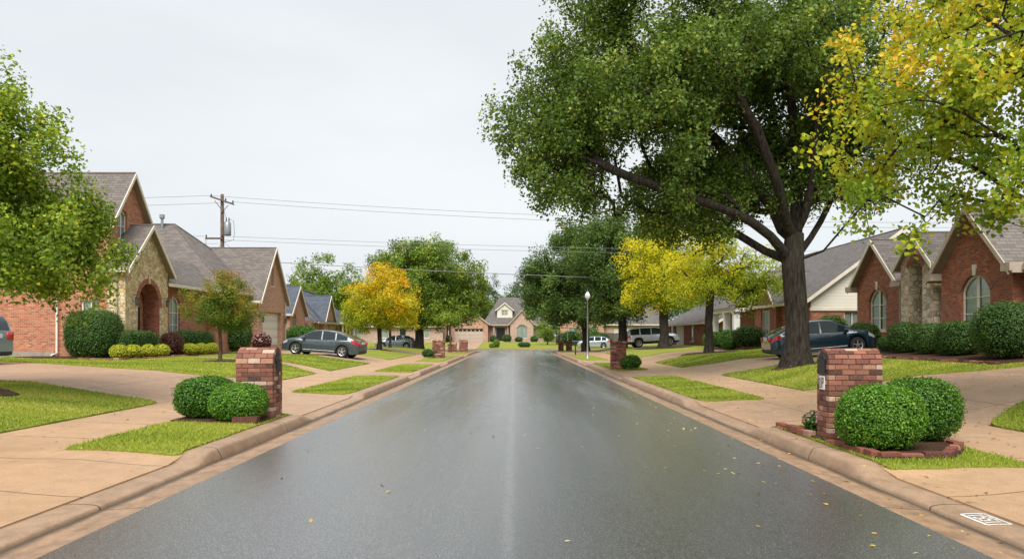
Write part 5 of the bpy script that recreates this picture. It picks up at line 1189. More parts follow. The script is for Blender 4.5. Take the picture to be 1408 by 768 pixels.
for x, y, r, hh, lab in [(-3.4, 120, .5, 1.0, 'shrub beside the dark front door of the end house'), (-1.3, 119.4, .75, 1.15, 'dark shrub between the door and arched window of the end house'), (.6, 119.6, .6, .75, 'low shrub under the arched window of the end house'), (3.0, 119.6, .6, .9, 'shrub at the gable corner of the end house'), (5.2, 119.5, .9, 1.7, 'tall shrub at the end of the grey roofed house'), (-10.3, 118.4, .6, 1.0, 'shrub at the outer corner of the tan garage door'),
        (-2.35, 97.5, .42, 1.0, 'upright little bush on the lawn by the far kerb'), (-2.9, 96.8, .35, .55, 'lower little bush on the lawn by the far kerb'), (1.2, 99.5, .8, .6, 'flat pale bush in the middle of the end lawn'), (7.6, 104.5, 1.4, 2.0, 'broad green bush before the board fence'), (11.3, 104, 1.6, 1.8, 'wide bush at the end of the board fence')]:
    shrub('small_bush', lab, x, y, r, r, hh, 1300, .13, 'leaf_hedge' if r > .45 else 'leaf_bright', p=2.2, group=EH, rough=.15)
# ---- leaves fallen on road, kerb and lawns
n = 9000; P = np.stack([rng.uniform(-9, 13, n), rng.uniform(3.5, 34, n)], 1)
dens = np.clip(np.exp(-((P[:, 0]-4.2)/1.6)**2)*.9+.05+.9*(P[:, 0] > 6)+.25*(P[:, 0] < -6), 0, 1); P = P[rng.random(n) < dens*.62]; n = len(P)
ax = np.abs(P[:, 0]); z = np.where(ax < 3.56, .055*(1-(P[:, 0]/3.56)**2)+.008, np.where(ax < 4.0, -.008, np.where(ax < 4.36, .15, terrain(P[:, 0], P[:, 1])+.012+.062*((ax > 7.8) | ((ax > 4.4) & (ax < 6))))))
C = np.stack([P[:, 0], P[:, 1], z+.004], 1); N = np.stack([rng.normal(size=n)*.18, rng.normal(size=n)*.18, np.ones(n)], 1)
V, Fc, per = leaf_geo(C, N, .052, .7, 6, .06)
M['leaf_fallen'] = leaf_mat('leaf_fallen', [(0, (.16, .07, .03)), (.4, (.42, .25, .08)), (.8, (.62, .45, .10)), (1, (.6, .5, .3))], .15)
me = np_mesh('fallen_leaves', V, Fc, 3, {'rnd': np.repeat(rng.random(n), per)}); tag(link('fallen_leaves', me, M['leaf_fallen']), 'yellow and brown leaves fallen on the wet road and lawns', kind='stuff')
# ------------------------------------------------------------------ cars
def lerp(pts, x): return float(np.interp(x, [p[0] for p in pts], [p[1] for p in pts]))
def make_car(name, label, loc, rz, spec, paint_m, group=None):
    """x forward; spec gives side profiles"""
    L = spec['L']; W_ = spec['W']/2; wr = spec['wr']; fx, rx = spec['fx'], spec['rx']; zc = wr
    root = thing(name, label, 'car', loc, rz, group)
    top = spec['top']; belt = spec['belt']; g = spec['glass']   # g: (rear base x, rear top x, front top x, front base x)
    xs = set(np.round(np.linspace(-L/2, L/2, 84), 3))
    for wx in (fx, rx):
        for a in np.linspace(0, math.pi, 15): xs.add(round(wx+(wr+.055)*math.cos(a), 3))
    pill = spec['pillars']
    for p in pill: xs.add(round(p-.035, 3)); xs.add(round(p+.035, 3))
    seams = spec['seams']
    for p in seams: xs.add(round(p-.007, 3)); xs.add(round(p+.007, 3))
    for p in g: xs.add(round(p, 3))
    xs = sorted(xs); rows = []
    ar = wr+.055
    for x in xs:
        e = (abs(x)-(L/2-.55))/.55; e = max(0, e); wf = W_*(1-.20*e**2.4)
        zb = spec['zb']+.10*max(0, (abs(x)-(L/2-.35))/.35)**2
        arch = 0
        for wx in (fx, rx):
            if abs(x-wx) < ar: arch = max(arch, zc+math.sqrt(max(0, ar*ar-(x-wx)**2)))
        zo = max(zb, arch); zt = lerp(top, x); bl = min(lerp(belt, x), zt-.02)
        inside = g[0] <= x <= g[3]
        zs = zt-.06 if not inside else zt-.05
        # shoulder half-width at roof edge
        if inside:
            hgt = max(0, zt-bl); wrf = wf-.045-.24*hgt
        else: wrf = wf-.14
        mid = zo+(bl-zo)*.5
        pr = [(0, zo), (wf*.94, zo), (wf*.985, zo+.015), (wf*1.0, zo+(bl-zo)*.3), (wf*1.005, mid), (wf*.995, zo+(bl-zo)*.78), (wf*.965, bl), (wf*.955, bl+.012),
              (wrf+.03, max(bl+.013, zs-.02)), (wrf, max(bl+.02, zs+.012)), (wrf*.93, max(bl+.03, zt-.018)), (wrf*.5, zt-.003), (0, zt)]
        rows.append(pr)
    n = len(xs); m = len(rows[0]); parts = {}
    def idx(i, j, s): return (i*m+j)*2+s
    V = []
    for i, x in enumerate(xs):
        for (y, z) in rows[i]:
            V.append((x, y, z)); V.append((x, -y, z))
    def put(part, f): parts.setdefault(part, []).append(f)
    for i in range(n-1):
        xm = (xs[i]+xs[i+1])/2; isp = any(abs(xm-p) < .035 for p in pill); seam = any(abs(xm-p) < .008 for p in seams)
        for j in range(m-1):
            part = 'body'; h_win = rows[i][8][1]-rows[i][7][1]
            zm = (rows[i][j][1]+rows[i][j+1][1])/2
            if g[0] < xm < g[3]:
                if j == 7 and h_win > .07 and spec['sg'][0] < xm < spec['sg'][1] and not isp: part = 'side_window'
                elif j >= 10 and xm > g[2]+.03 and rows[i][12][1] > rows[i][6][1]+.06: part = 'windscreen'
                elif j >= 10 and xm < g[1]-.03: part = 'rear_window'
            if part == 'body':
                if j == 0: part = 'underbody'
                elif seam and 2 <= j <= 6 and g[0] < xm: part = 'door_seam'
                elif xm < -L/2+spec['tl'][0] and spec['tl'][1] < zm < spec['tl'][2] and 2 <= j <= 6: part = 'tail_light'
                elif xm > L/2-spec['hl'][0] and spec['hl'][1] < zm < spec['hl'][2] and 2 <= j <= 7: part = 'headlight'
                elif j in (1, 2) and spec.get('cladding'): part = 'cladding'
            for s in (0, 1):
                a, b, c, d = idx(i, j, s), idx(i+1, j, s), idx(i+1, j+1, s), idx(i, j+1, s)
                put(part+('' if part not in ('side_window', 'tail_light', 'headlight') else '|%d' % s), (a, b, c, d) if s == 1 else (d, c, b, a))
    for i, flip in ((0, 0), (n-1, 1)):
        for j in range(m-1):
            zm = (rows[i][j][1]+rows[i][j+1][1])/2
            a, b, c, d = idx(i, j, 0), idx(i, j+1, 0), idx(i, j+1, 1), idx(i, j, 1)
            put('body', (a, b, c, d) if flip == 0 else (d, c, b, a))
    for s in (0, 1):
        k = len(V); sg = 1 if s == 0 else -1; y0 = W_*.50*sg; y1 = W_*.815*sg; z0, z1 = spec['tl'][1]+.01, spec['tl'][2]-.02
        for x in (-L/2-.022, -L/2+.03):
            V.extend([(x, y0, z0+.04), (x+.01, y1, z0), (x+.01, y1, z1), (x, y0, z1)])
        for f in ((0, 1, 2, 3), (7, 6, 5, 4), (0, 4, 5, 1), (1, 5, 6, 2), (2, 6, 7, 3), (3, 7, 4, 0)): put('tail_light|%d' % s, tuple(k+q for q in f))
    mats = {'body': paint_m, 'side_window': M['car_glass'], 'windscreen': M['car_glass'], 'rear_window': M['car_glass'], 'tail_light': M['tail_red'], 'headlight': M['head_clear'], 'cladding': M['black_plastic']}
    for key, fs in parts.items():
        nm = key.split('|')[0]
        if nm in ('underbody', 'door_seam'): continue
        used = sorted({k for f in fs for k in f}); mp = {k: i for i, k in enumerate(used)}
        mb = MB(); mb.add([V[k] for k in used], [tuple(mp[k] for k in f) for f in fs])
        if nm == 'body':
            for q in ('underbody', 'door_seam'):
                fs2 = parts.get(q, []); u2 = sorted({k for f in fs2 for k in f}); m2 = {k: i for i, k in enumerate(u2)}
                if fs2: mb.add([V[k] for k in u2], [tuple(m2[k] for k in f) for f in fs2], 1)
            o = mb.build('body', [paint_m, M['black_plastic']], root, smooth=True, uv=False); body = o
            bm = bmesh.new(); bm.from_mesh(o.data); bmesh.ops.remove_doubles(bm, verts=bm.verts, dist=1e-4)
            for e_ in bm.edges:
                if len(e_.link_faces) == 2 and e_.link_faces[0].normal.angle(e_.link_faces[1].normal, 0) > .7: e_.smooth = False
            bm.to_mesh(o.data); bm.free()
        else:
            nm2 = {'windscreen': 'windscreen', 'rear_window': 'rear_window'}.get(nm, nm)
            mb.build(nm2, mats[nm], root, smooth=True, uv=False)
    # wheels
    for wx in (fx, rx):
        for s in (-1, 1):
            c = (wx, s*(W_-.10), zc); mb = MB()
            mb.lathe([(wr-.115, -.10), (wr-.03, -.105), (wr-.004, -.08), (wr, 0), (wr-.004, .08), (wr-.03, .105), (wr-.115, .10)], c, 'Y', 28, cap=False)
            w = mb.build('wheel', M['rubber'], root, smooth=True, uv=False)
            mb = MB(); rr = wr-.105
            mb.lathe([(rr+.012, s*.085), (rr, s*.10), (rr-.035, s*.085), (rr-.04, s*.03)], c, 'Y', 28, cap=False)
            ns = spec.get('spokes', 7)
            for k in range(ns):
                a = 2*math.pi*k/ns+.3; dx, dz = math.cos(a), math.sin(a); px, pz = -dz, dx
                q = [(c[0]+dx*.03+px*.032, c[1]+s*.098, c[2]+dz*.03+pz*.032), (c[0]+dx*.03-px*.032, c[1]+s*.098, c[2]+dz*.03-pz*.032), (c[0]+dx*(rr-.02)-px*.02, c[1]+s*.09, c[2]+dz*(rr-.02)-pz*.02), (c[0]+dx*(rr-.02)+px*.02, c[1]+s*.09, c[2]+dz*(rr-.02)+pz*.02)]
                mb.poly_prism(q, (0, -s*.02, 0))
            mb.lathe([(0.0, s*.108), (.045, s*.104), (.055, s*.07)], c, 'Y', 12)
            mb.build('rim', M['rim'], w, smooth=False, uv=False)
            mb = MB(); mb.lathe([(0, s*.03), (rr, s*.03)], c, 'Y', 20); mb.lathe([(rr*.6, s*.045), (rr*.6, s*.05), (0, s*.05)], c, 'Y', 16); mb.build('brake_disc', M['black_metal'], w, uv=False)
            mb = MB(); mb.lathe([(0, -s*.06), (ar-.01, -s*.06)], (c[0], c[1], c[2]), 'Y', 24); mb.build('wheel_well', M['black_plastic'], body, uv=False)
    for s in (-1, 1):
        mx = g[3]-.28-.05; bz = lerp(belt, mx); mb = MB(); cy = s*(W_+.055)
        pts = [(mx-.07, cy, bz+.0), (mx+.05, cy, bz+.0), (mx+.09, cy, bz+.06), (mx+.04, cy, bz+.12), (mx-.06, cy, bz+.13)]
        mb.poly_prism([(p[0], cy-s*.07, p[2]) for p in pts], (0, s*.15, 0)); mb.box(mx-.02, mx+.03, s*(W_-.09), cy, bz+.02, bz+.05)
        mb.build('wing_mirror', paint_m if not spec.get('cladding') else M['black_plastic'], root, uv=False)
        for p in spec['handles']:
            zz = lerp(belt, p)-.10; mb = MB(); mb.tube([(p-.09, s*(W_-.012), zz), (p-.07, s*(W_+.018), zz), (p+.07, s*(W_+.018), zz), (p+.09, s*(W_-.012), zz)], .013, 6); mb.build('door_handle', paint_m, root, smooth=True, uv=False)
        mb = MB(); k0, k1 = spec['sg']; pl = [(x, s*(W_*.965+.004), lerp(belt, x)+.004) for x in np.linspace(k0, k1, 9)]; mb.tube(pl, .009, 5); mb.build('window_trim', M['grey_metal'], root, uv=False)
        mb = MB(); mb.tube([(rx+wr+.12, s*(W_+.001), .33), (fx-wr-.12, s*(W_+.001), .33)], .016, 6); mb.build('sill_trim', M['grey_metal'] if spec.get('chrome') else M['black_plastic'], root, uv=False)
    mb = MB(); mb.box(-L/2-.012, -L/2+.01, -.26, .26, spec['pz'], spec['pz']+.15); mb.build('number_plate', M['plate'], root, uv=False)
    mb = MB(); mb.box(-L/2-.02, -L/2+.05, -W_*.72, W_*.72, .30, .42); mb.build('rear_bumper', M['black_plastic'], root, uv=False)
    mb = MB(); mb.box(L/2-.04, L/2+.012, -W_*.55, W_*.55, .28, .50); mb.box(L/2-.04, L/2+.01, -W_*.4, W_*.4, .58, .68); mb.build('grille', M['black_plastic'], root, uv=False)
    if spec.get('rails'):
        for s in (-1, 1):
            mb = MB(); z = spec['rails']; mb.tube([(-1.5, s*.52, z-.06), (-1.4, s*.52, z), (.4, s*.52, z), (.5, s*.52, z-.06)], .02, 6); mb.build('roof_rail', M['grey_metal'], root, uv=False)
    return root
SED = dict(L=4.55, W=1.80, wr=.325, fx=1.38, rx=-1.33, zb=.19, top=[(-2.275, .80), (-2.2, .96), (-2.05, 1.02), (-1.75, 1.13), (-1.1, 1.36), (-.5, 1.455), (.1, 1.46), (.45, 1.42), (1.0, 1.14), (1.35, .97), (1.8, .90), (2.15, .80), (2.275, .66)],
    belt=[(-2.275, .72), (-2.0, .94), (-1.5, .955), (0, .90), (1.0, .865), (1.4, .87), (1.9, .80), (2.275, .58)], glass=(-1.95, -.95, .42, 1.25), sg=(-1.45, .92), pillars=[-.92, -.12], seams=[-.94, -.12, 1.02], handles=[-.72, .12], tl=(.42, .70, .93), hl=(.38, .62, .78), pz=.78, chrome=True, spokes=5)
SUV = dict(L=4.75, W=1.85, wr=.37, fx=1.45, rx=-1.38, zb=.26, top=[(-2.375, .95), (-2.33, 1.2), (-2.2, 1.45), (-1.95, 1.70), (-1.2, 1.76), (.2, 1.75), (.6, 1.68), (1.15, 1.25), (1.35, 1.14), (1.9, 1.07), (2.25, .95), (2.375, .75)],
    belt=[(-2.375, .9), (-2.2, 1.13), (0, 1.08), (1.1, 1.04), (1.9, .95), (2.375, .68)], glass=(-2.34, -1.98, .58, 1.34), sg=(-2.1, 1.02), pillars=[-1.22, -.2], seams=[-1.2, -.2, 1.02], handles=[-.95, .1], tl=(.28, .80, 1.12), hl=(.35, .72, .92), pz=.88, cladding=True, rails=1.80, spokes=6)
HAT = dict(SED, L=4.1, fx=1.26, rx=-1.22, top=[(-2.05, .80), (-2.0, 1.02), (-1.8, 1.22), (-1.35, 1.42), (-.6, 1.48), (.1, 1.47), (.45, 1.4), (.95, 1.12), (1.2, .98), (1.7, .9), (1.95, .8), (2.05, .64)], belt=[(-2.05, .74), (-1.9, .97), (0, .90), (1.0, .86), (1.6, .8), (2.05, .56)], glass=(-1.98, -1.3, .4, 1.15), sg=(-1.55, .85), pillars=[-.95, -.1], seams=[-.95, -.1, .95])
FST = dict(SED, L=4.5, top=[(-2.25, .80), (-2.2, .98), (-2.05, 1.04), (-1.6, 1.22), (-1.0, 1.39), (-.4, 1.46), (.1, 1.46), (.45, 1.42), (1.0, 1.14), (1.35, .98), (1.8, .91), (2.1, .80), (2.25, .64)], belt=[(-2.25, .74), (-2.0, .98), (-1.5, .965), (0, .90), (1.0, .87), (1.4, .87), (1.9, .80), (2.25, .58)], glass=(-2.02, -.8, .42, 1.25), sg=(-1.6, .92))
CG = 'parked cars'
def park(name, label, x, y, rz, spec, pm, pitch=0, dz=0):
    o = make_car(name, label, (x, y, tz(x, y)+.012+dz), rz, spec, M[pm], CG)
    d = 1.35; dx, dy = math.cos(rz)*d, math.sin(rz)*d
    zf, zr = tz(x+dx, y+dy), tz(x-dx, y-dy); o.rotation_mode = 'XYZ'
    px, py = -math.sin(rz)*.8, math.cos(rz)*.8; zl, zr2 = tz(x+px, y+py), tz(x-px, y-py)
    X = Vector((dx*2, dy*2, zf-zr)).normalized(); Y = Vector((px*2, py*2, zl-zr2)).normalized(); Zv = X.cross(Y).normalized(); Y = Zv.cross(X)
    o.rotation_euler = Matrix((X, Y, Zv)).transposed().to_euler(); o.location.z = (zf+zr)/2+.012+dz
    return o
park('parked_car', 'dark slate hatchback parked nose in before the garage wing', -10.85, 43.7, R(180-7), FST, 'paint_slate')
park('parked_car', 'dark teal saloon half hidden by the big oak trunk', 12.7, 32.1, R(-3), FST, 'paint_teal').scale = (.95, .95, 1)
park('parked_suv', 'silver estate car with dark lower cladding behind the lemon yellow tree', 12.6, 70.5, R(2), SUV, 'paint_silver', dz=.02)
park('parked_suv', 'grey blue car seen from behind by the brick wall', -19.75, 26.0, R(174), SUV, 'paint_greyblue')
park('parked_car', 'silver blue hatchback behind the thin trunks left of the big green tree'.replace('left of', 'beside'), -12.3, 79.5, R(178), HAT, 'paint_greyblue')
park('parked_car', 'white car beyond the dark oak trunks by the street end', 9.9, 97, R(178), HAT, 'paint_white')

# ------------------------------------------------------------------ brick mailboxes
def brickcol(name, stops):
    n = NT(name); o = n.coord('Object'); c = n.ramp(n.attr('rnd'), stops)
    c = n.mix(n.ramp(n.noise(o, 22, 5, .7), [(.4, 0.), (.75, .5)]), c, (.10, .05, .035)); c = n.mix(n.ramp(n.noise(o, 60, 4, .7), [(.5, 0.), (.8, .35)]), c, (.45, .36, .28))
    n.set(col=c, rough=.72, spec=.35); n.bump(n.noise(o, 90, 4), .6, .004); return n.m
M['brick_real'] = brickcol('brick_real', [(0, (.07, .025, .018)), (.35, (.20, .066, .042)), (.7, (.31, .125, .078)), (.92, (.42, .23, .15)), (1, (.52, .38, .29))])
M['brick_real2'] = brickcol('brick_real2', [(0, (.09, .025, .018)), (.4, (.22, .06, .04)), (.8, (.33, .12, .08)), (1, (.42, .24, .18))])
M['mortar'] = plain('mortar', (.13, .095, .07), .95, noise=.3, ns=12)
def bevel_box(V, Fc, Rr, c, dx, dy, dz, hx, hy, hz, r):
    """brick with chamfered edges; c centre, d* unit axes"""
    b = .005; k = len(V)
    sg = [(-1, -1, -1), (1, -1, -1), (1, 1, -1), (-1, 1, -1), (-1, -1, 1), (1, -1, 1), (1, 1, 1), (-1, 1, 1)]
    j = [random.uniform(-.002, .002) for _ in range(3)]
    for (sx, sy, sz) in sg:
        for ax in range(3):
            h = [hx-b, hy-b, hz-b]; h[ax] += b
            V.append(tuple(c[i]+j[i]+dx[i]*sx*h[0]+dy[i]*sy*h[1]+dz[i]*sz*h[2] for i in range(3))); Rr.append(r)
    q = lambda s, a: k+3*s+a
    faces = [[0, 3, 2, 1], [4, 5, 6, 7], [0, 1, 5, 4], [2, 3, 7, 6], [1, 2, 6, 5], [3, 0, 4, 7]]; axs = [2, 2, 1, 1, 0, 0]
    for f, a in zip(faces, axs): Fc.append(tuple(q(s, a) for s in f))
    for f1 in range(6):
        for f2 in range(f1+1, 6):
            if axs[f1] == axs[f2]: continue
            sh = [s for s in faces[f1] if s in faces[f2]]
            if len(sh) == 2: Fc.append((q(sh[0], axs[f1]), q(sh[1], axs[f1]), q(sh[1], axs[f2]), q(sh[0], axs[f2])))
    for s in range(8): Fc.append((q(s, 0), q(s, 1), q(s, 2)))
def brick_mesh(name, V, Fc, Rr, mat, parent):
    me = bpy.data.meshes.new(name); me.from_pydata(V, [], Fc); me.update()
    bm = bmesh.new(); bm.from_mesh(me); bmesh.ops.recalc_face_normals(bm, faces=bm.faces); bm.to_mesh(me); bm.free()
    at = me.attributes.new('rnd', 'FLOAT', 'POINT'); at.data.foreach_set('value', Rr); return link(name, me, mat, parent)
def mailbox(name, label, x, y, z, side, LX, WY, zs, mat='brick_real', number=None, group='brick mailboxes at the kerb', detail=True, flat=False):
    """side: +1 the street is towards -x (right kerb), -1 the street is towards +x. Origin at base centre; zs springing height, barrel radius WY/2"""
    root = thing(name, label, 'mailbox', (x, y, z), 0, group); hx, hy = LX/2, WY/2; bh = .068; mo = .009; fs = -side  # fs: x direction of the street face
    V, Fc, Rr = [], [], []; rnd = lambda: min(1, max(0, random.gauss(.5, .34)))
    rows = int(round(zs/(bh+mo))); rowh = zs/rows; t = .05
    ax, ay, az = (1, 0, 0), (0, 1, 0), (0, 0, 1)
    def course(z0, hxx, hyy, k, skipface=False):
        off = 0 if k % 2 else .5; hh = (rowh-mo)/2; zc = z0+rowh/2
        for (a0, a1, fixed, axis) in ((-hxx, hxx, -hyy, 'x'), (-hxx, hxx, hyy, 'x'), (-hyy+2*t, hyy-2*t, -hxx, 'y'), (-hyy+2*t, hyy-2*t, hxx, 'y')):
            L = a1-a0; n = max(1, round(L/.205)); w = L/n; pos = [a0]
            p = a0+w*(1-off*.999)
            while p < a1-.03: pos.append(p); p += w
            pos.append(a1)
            for u, v in zip(pos[:-1], pos[1:]):
                if v-u < .035: continue
                if axis == 'y' and skipface and fixed*fs > 0: continue
                c = ((u+v)/2, fixed-math.copysign(t, fixed), zc) if axis == 'x' else (fixed-math.copysign(t, fixed), (u+v)/2, zc)
                hl = (v-u)/2-mo/2
                if axis == 'x': bevel_box(V, Fc, Rr, c, ax, ay, az, hl, t, hh, rnd())
                else: bevel_box(V, Fc, Rr, c, ax, ay, az, t, hl, hh, rnd())
    dtop = .0; zd = zs-.34   # mailbox door opening bottom
    for k in range(rows): course(k*rowh, hx, hy, k)
    # barrel of bricks
    nb_ = 13 if not flat else 0; rr = hy
    if flat:
        for xx in np.arange(-hx, hx-.01, .1): bevel_box(V, Fc, Rr, (xx+.05, 0, zs+.03), ax, ay, az, .046, hy+.02, .034, rnd())
    nseg = 9
    for i in range(nseg if not flat else 0):
        a = math.pi*(i+.5)/nseg; dyv = (0, -math.sin(a), math.cos(a)); dr = (0, math.cos(a), math.sin(a))
        L = LX; n = max(2, round(L/.205)); off = (i % 2)*.5; w = L/n; pos = [-hx]; p = -hx+w*(1-off)
        while p < hx-.03: pos.append(p); p += w
        pos.append(hx); aw = math.pi*rr/nseg/2-.0035
        for u, v in zip(pos[:-1], pos[1:]):
            c = ((u+v)/2, dr[1]*(rr-.04), zs+dr[2]*(rr-.04)); bevel_box(V, Fc, Rr, c, ax, dyv, dr, (v-u)/2-mo/2, aw, .045, rnd())
    brick_mesh('brick_pillar', V, Fc, Rr, M[mat], root)
    mb = MB(); mb.box(-hx+.012, hx-.012, -hy+.012, hy-.012, 0, zs)
    if not flat:
        pts = [(-hx+.014, (rr-.012)*math.cos(a), zs+(rr-.012)*math.sin(a)) for a in np.linspace(0, math.pi, 17)]; mb.poly_prism(pts, (LX-.028, 0, 0))
    mb.build('mortar', M['mortar'], root, uv=False)
    # metal box and its door on the street face
    w = .125; zb0 = zs-.14; x0 = fs*(hx-.048)
    pts = [(x0, -w, zb0), (x0, w, zb0)]+[(x0, w*math.cos(a), zs+.05+w*math.sin(a)) for a in np.linspace(0, math.pi, 13)]
    mb = MB(); mb.poly_prism(pts, (fs*.05, 0, 0)); box = mb.build('metal_box', M['black_metal'], root, uv=False)
    pts = [(x0+fs*.05, -w+.012, zb0+.012), (x0+fs*.05, w-.012, zb0+.012)]+[(x0+fs*.05, (w-.012)*math.cos(a), zs+.05+(w-.012)*math.sin(a)) for a in np.linspace(0, math.pi, 13)]
    mb = MB(); mb.poly_prism(pts, (fs*.018, 0, 0)); mb.tube([(x0+fs*.068, -.02, zs+.1), (x0+fs*.1, -.02, zs+.1), (x0+fs*.1, .02, zs+.1), (x0+fs*.068, .02, zs+.1)], .008, 5); mb.build('box_door', M['black_metal'], box, uv=False)
    if number:
        xx = fs*(hx+.006); mb = MB(); mb.box(xx-.006, xx+.006, -.085, .085, zb0-.225, zb0-.03); pl = mb.build('number_plaque', M['trim_white'], root, uv=False)
        mb = MB()
        x1 = xx-.0-.0+fs*.0062; yy = lambda a: a*side  # reads correctly from the street
        mb.box(x1, x1+fs*.004, yy(.045), yy(.062), zb0-.20, zb0-.055); mb.box(x1, x1+fs*.004, yy(.025), yy(.072), zb0-.2, zb0-.19)
        mb.box(x1, x1+fs*.004, yy(-.02), yy(.0), zb0-.2, zb0-.055); mb.box(x1, x1+fs*.004, yy(-.055), yy(-.022), zb0-.13, zb0-.115); mb.box(x1, x1+fs*.004, yy(-.055), yy(-.022), zb0-.07, zb0-.055); mb.box(x1, x1+fs*.004, yy(-.07), yy(-.056), zb0-.13, zb0-.055)
        mb.build('digits', M['black_metal'], pl, uv=False)
    return root
mailbox('brick_mailbox', 'arched brick mailbox with a white number plaque between clipped boxwoods', 4.83, 11.1, .12, 1, .77, .44, 1.13, number=True)
mailbox('brick_mailbox', 'arched brick mailbox with a black box facing the stone porch house side', -4.74, 14.25, .12, -1, .68, .58, 1.03)
mailbox('brick_mailbox', 'flat topped brick mailbox pillar with a small bush opposite the golden tree', 4.72, 35.1, .13, 1, .68, .5, 1.22, 'brick_real2', flat=True)
mailbox('brick_mailbox', 'flat topped brick mailbox pillar near the golden orange tree', -5.3, 53.4, .13, -1, .85, .5, 1.18, 'brick_real', flat=True)
mailbox('brick_mailbox', 'far dark brick mailbox with a rounded top by the street end', -4.9, 73.2, .13, -1, .8, .5, .92, 'brick_real2')
mailbox('brick_mailbox', 'low dark brick planter pillar beside the far rounded mailbox', -6.0, 73.4, .13, -1, .85, .5, .72, 'brick_real2', flat=True)
mailbox('brick_mailbox', 'brown brick pillar, first of the far pair before the oaks', 4.75, 79.3, .13, 1, .55, .5, .92, 'brick_real2', flat=True)
mailbox('brick_mailbox', 'redder brick pillar, second of the far pair before the oaks', 5.6, 79.6, .13, 1, .6, .5, .95, 'brick_real', flat=True)
# post mounted mailbox
t = thing('post_mailbox', 'black post mailbox by the kerb just before the street lamp', 'mailbox', (4.85, 61.5, .13)); t['label'] = 'slim black post mailbox between the street lamp and the far brick pillars'
mb = MB(); mb.box(-.05, .05, -.05, .05, 0, 1.0); mb.build('post', M['black_metal'], t, uv=False)
mb = MB(); mb.poly_prism([(-.26, .09*math.cos(a), 1.09+.09*math.sin(a)) for a in np.linspace(0, math.pi, 9)]+[(-.26, -.09, .98), (-.26, .09, .98)], (.5, 0, 0)); mb.build('metal_box', M['black_metal'], t, uv=False)
# edging bricks round the two beds
def edging(label, path, z, mat='brick_real2'):
    t = thing('garden_edging', label, 'edging', (*path[0], z)); V, Fc, Rr = [], [], []
    for a, b in zip(path[:-1], path[1:]):
        a = Vector((*a, 0)); b = Vector((*b, 0)); L = (b-a).length; d = (b-a).normalized(); n = max(1, int(L/.24)); nn = Vector((-d.y, d.x, 0))
        for i in range(n):
            c = a+(b-a)*(i+.5)/n-Vector((*path[0], 0)); c.z = tz(c.x+path[0][0], c.y+path[0][1])-z+.045+random.uniform(-.018, .016)
            dd = (d+nn*random.uniform(-.22, .22)).normalized(); n2 = Vector((-dd.y, dd.x, 0))
            bevel_box(V, Fc, Rr, c, dd, n2, (0, 0, 1), L/n/2-.008, .055, .05, min(1, max(0, random.gauss(.5, .25))))
    brick_mesh('edging_bricks', V, Fc, Rr, M[mat], t); return t
edging('low row of edging bricks round the boxwood bed by the number mailbox', [(4.42, 12.85), (4.42, 11.4)], .13); 
edging('low row of edging bricks between the front boxwood and the strip of grass', [(4.44, 10.8), (4.46, 9.45), (5.3, 9.45), (6.0, 10.35), (6.0, 11.7)], .13)
edging('low brick edging along the lawn before the dark red house', [(12.95, 20.6), (12.95, 26), (13.1, 28.6), (13.6, 30.4), (14.4, 31.4)], 1.0)
edging('low brick edging along the golden shrubs of the porch bed', [(-17.6, 30.95), (-15.9, 30.9), (-15.5, 32.5), (-15.7, 35.6), (-15.9, 37.2)], .7)
t = thing('edging_stone', 'brown edging block at the foot of the boxwoods by the left mailbox'.replace('left mailbox', 'unnumbered mailbox'), 'stone', (-4.62, 13.2, .15)); mb = MB()
mb.poly_prism([(-.22, -.09, 0), (.2, -.1, 0), (.2, .08, 0), (-.2, .09, 0)], (0.02, 0, .13)); o = mb.build('block', M['brick_real2'], t, uv=False)
# ------------------------------------------------------------------ street lamps
def lamp(label, x, y, hh, r=.05):
    z = tz(x, y); t = thing('street_lamp', label, 'street lamp', (x, y, z), 0, 'street lamps'); mb = MB()
    mb.lathe([(.13, 0), (.13, .04), (.09, .08), (.075, .5), (r, .6), (r*.85, hh-.62), (.075, hh-.60), (.085, hh-.52), (.0, hh-.52)], seg=14); mb.build('pole', M['grey_metal'], t, smooth=True, uv=False)
    mb = MB(); mb.lathe([(.0, hh-.53), (.09, hh-.52), (.17, hh-.42), (.19, hh-.33), (.165, hh-.22), (.10, hh-.1), (.04, hh-.04), (.0, hh)], seg=18); mb.build('lamp_globe', M['globe'], t, smooth=True, uv=False)
    mb = MB(); mb.lathe([(.19, hh-.335), (.197, hh-.325), (.19, hh-.315)], seg=18); mb.lathe([(.03, hh-.03), (.012, hh+.05), (0, hh+.08)], seg=8); mb.build('finial', M['grey_metal'], t, smooth=True, uv=False); return t
lamp('tall grey lamp post with a pointed white globe, at the kerb', 4.9, 51.8, 4.55)
lamp('shorter distant lamp post before the board fence', 6.6, 96, 3.6, .028)
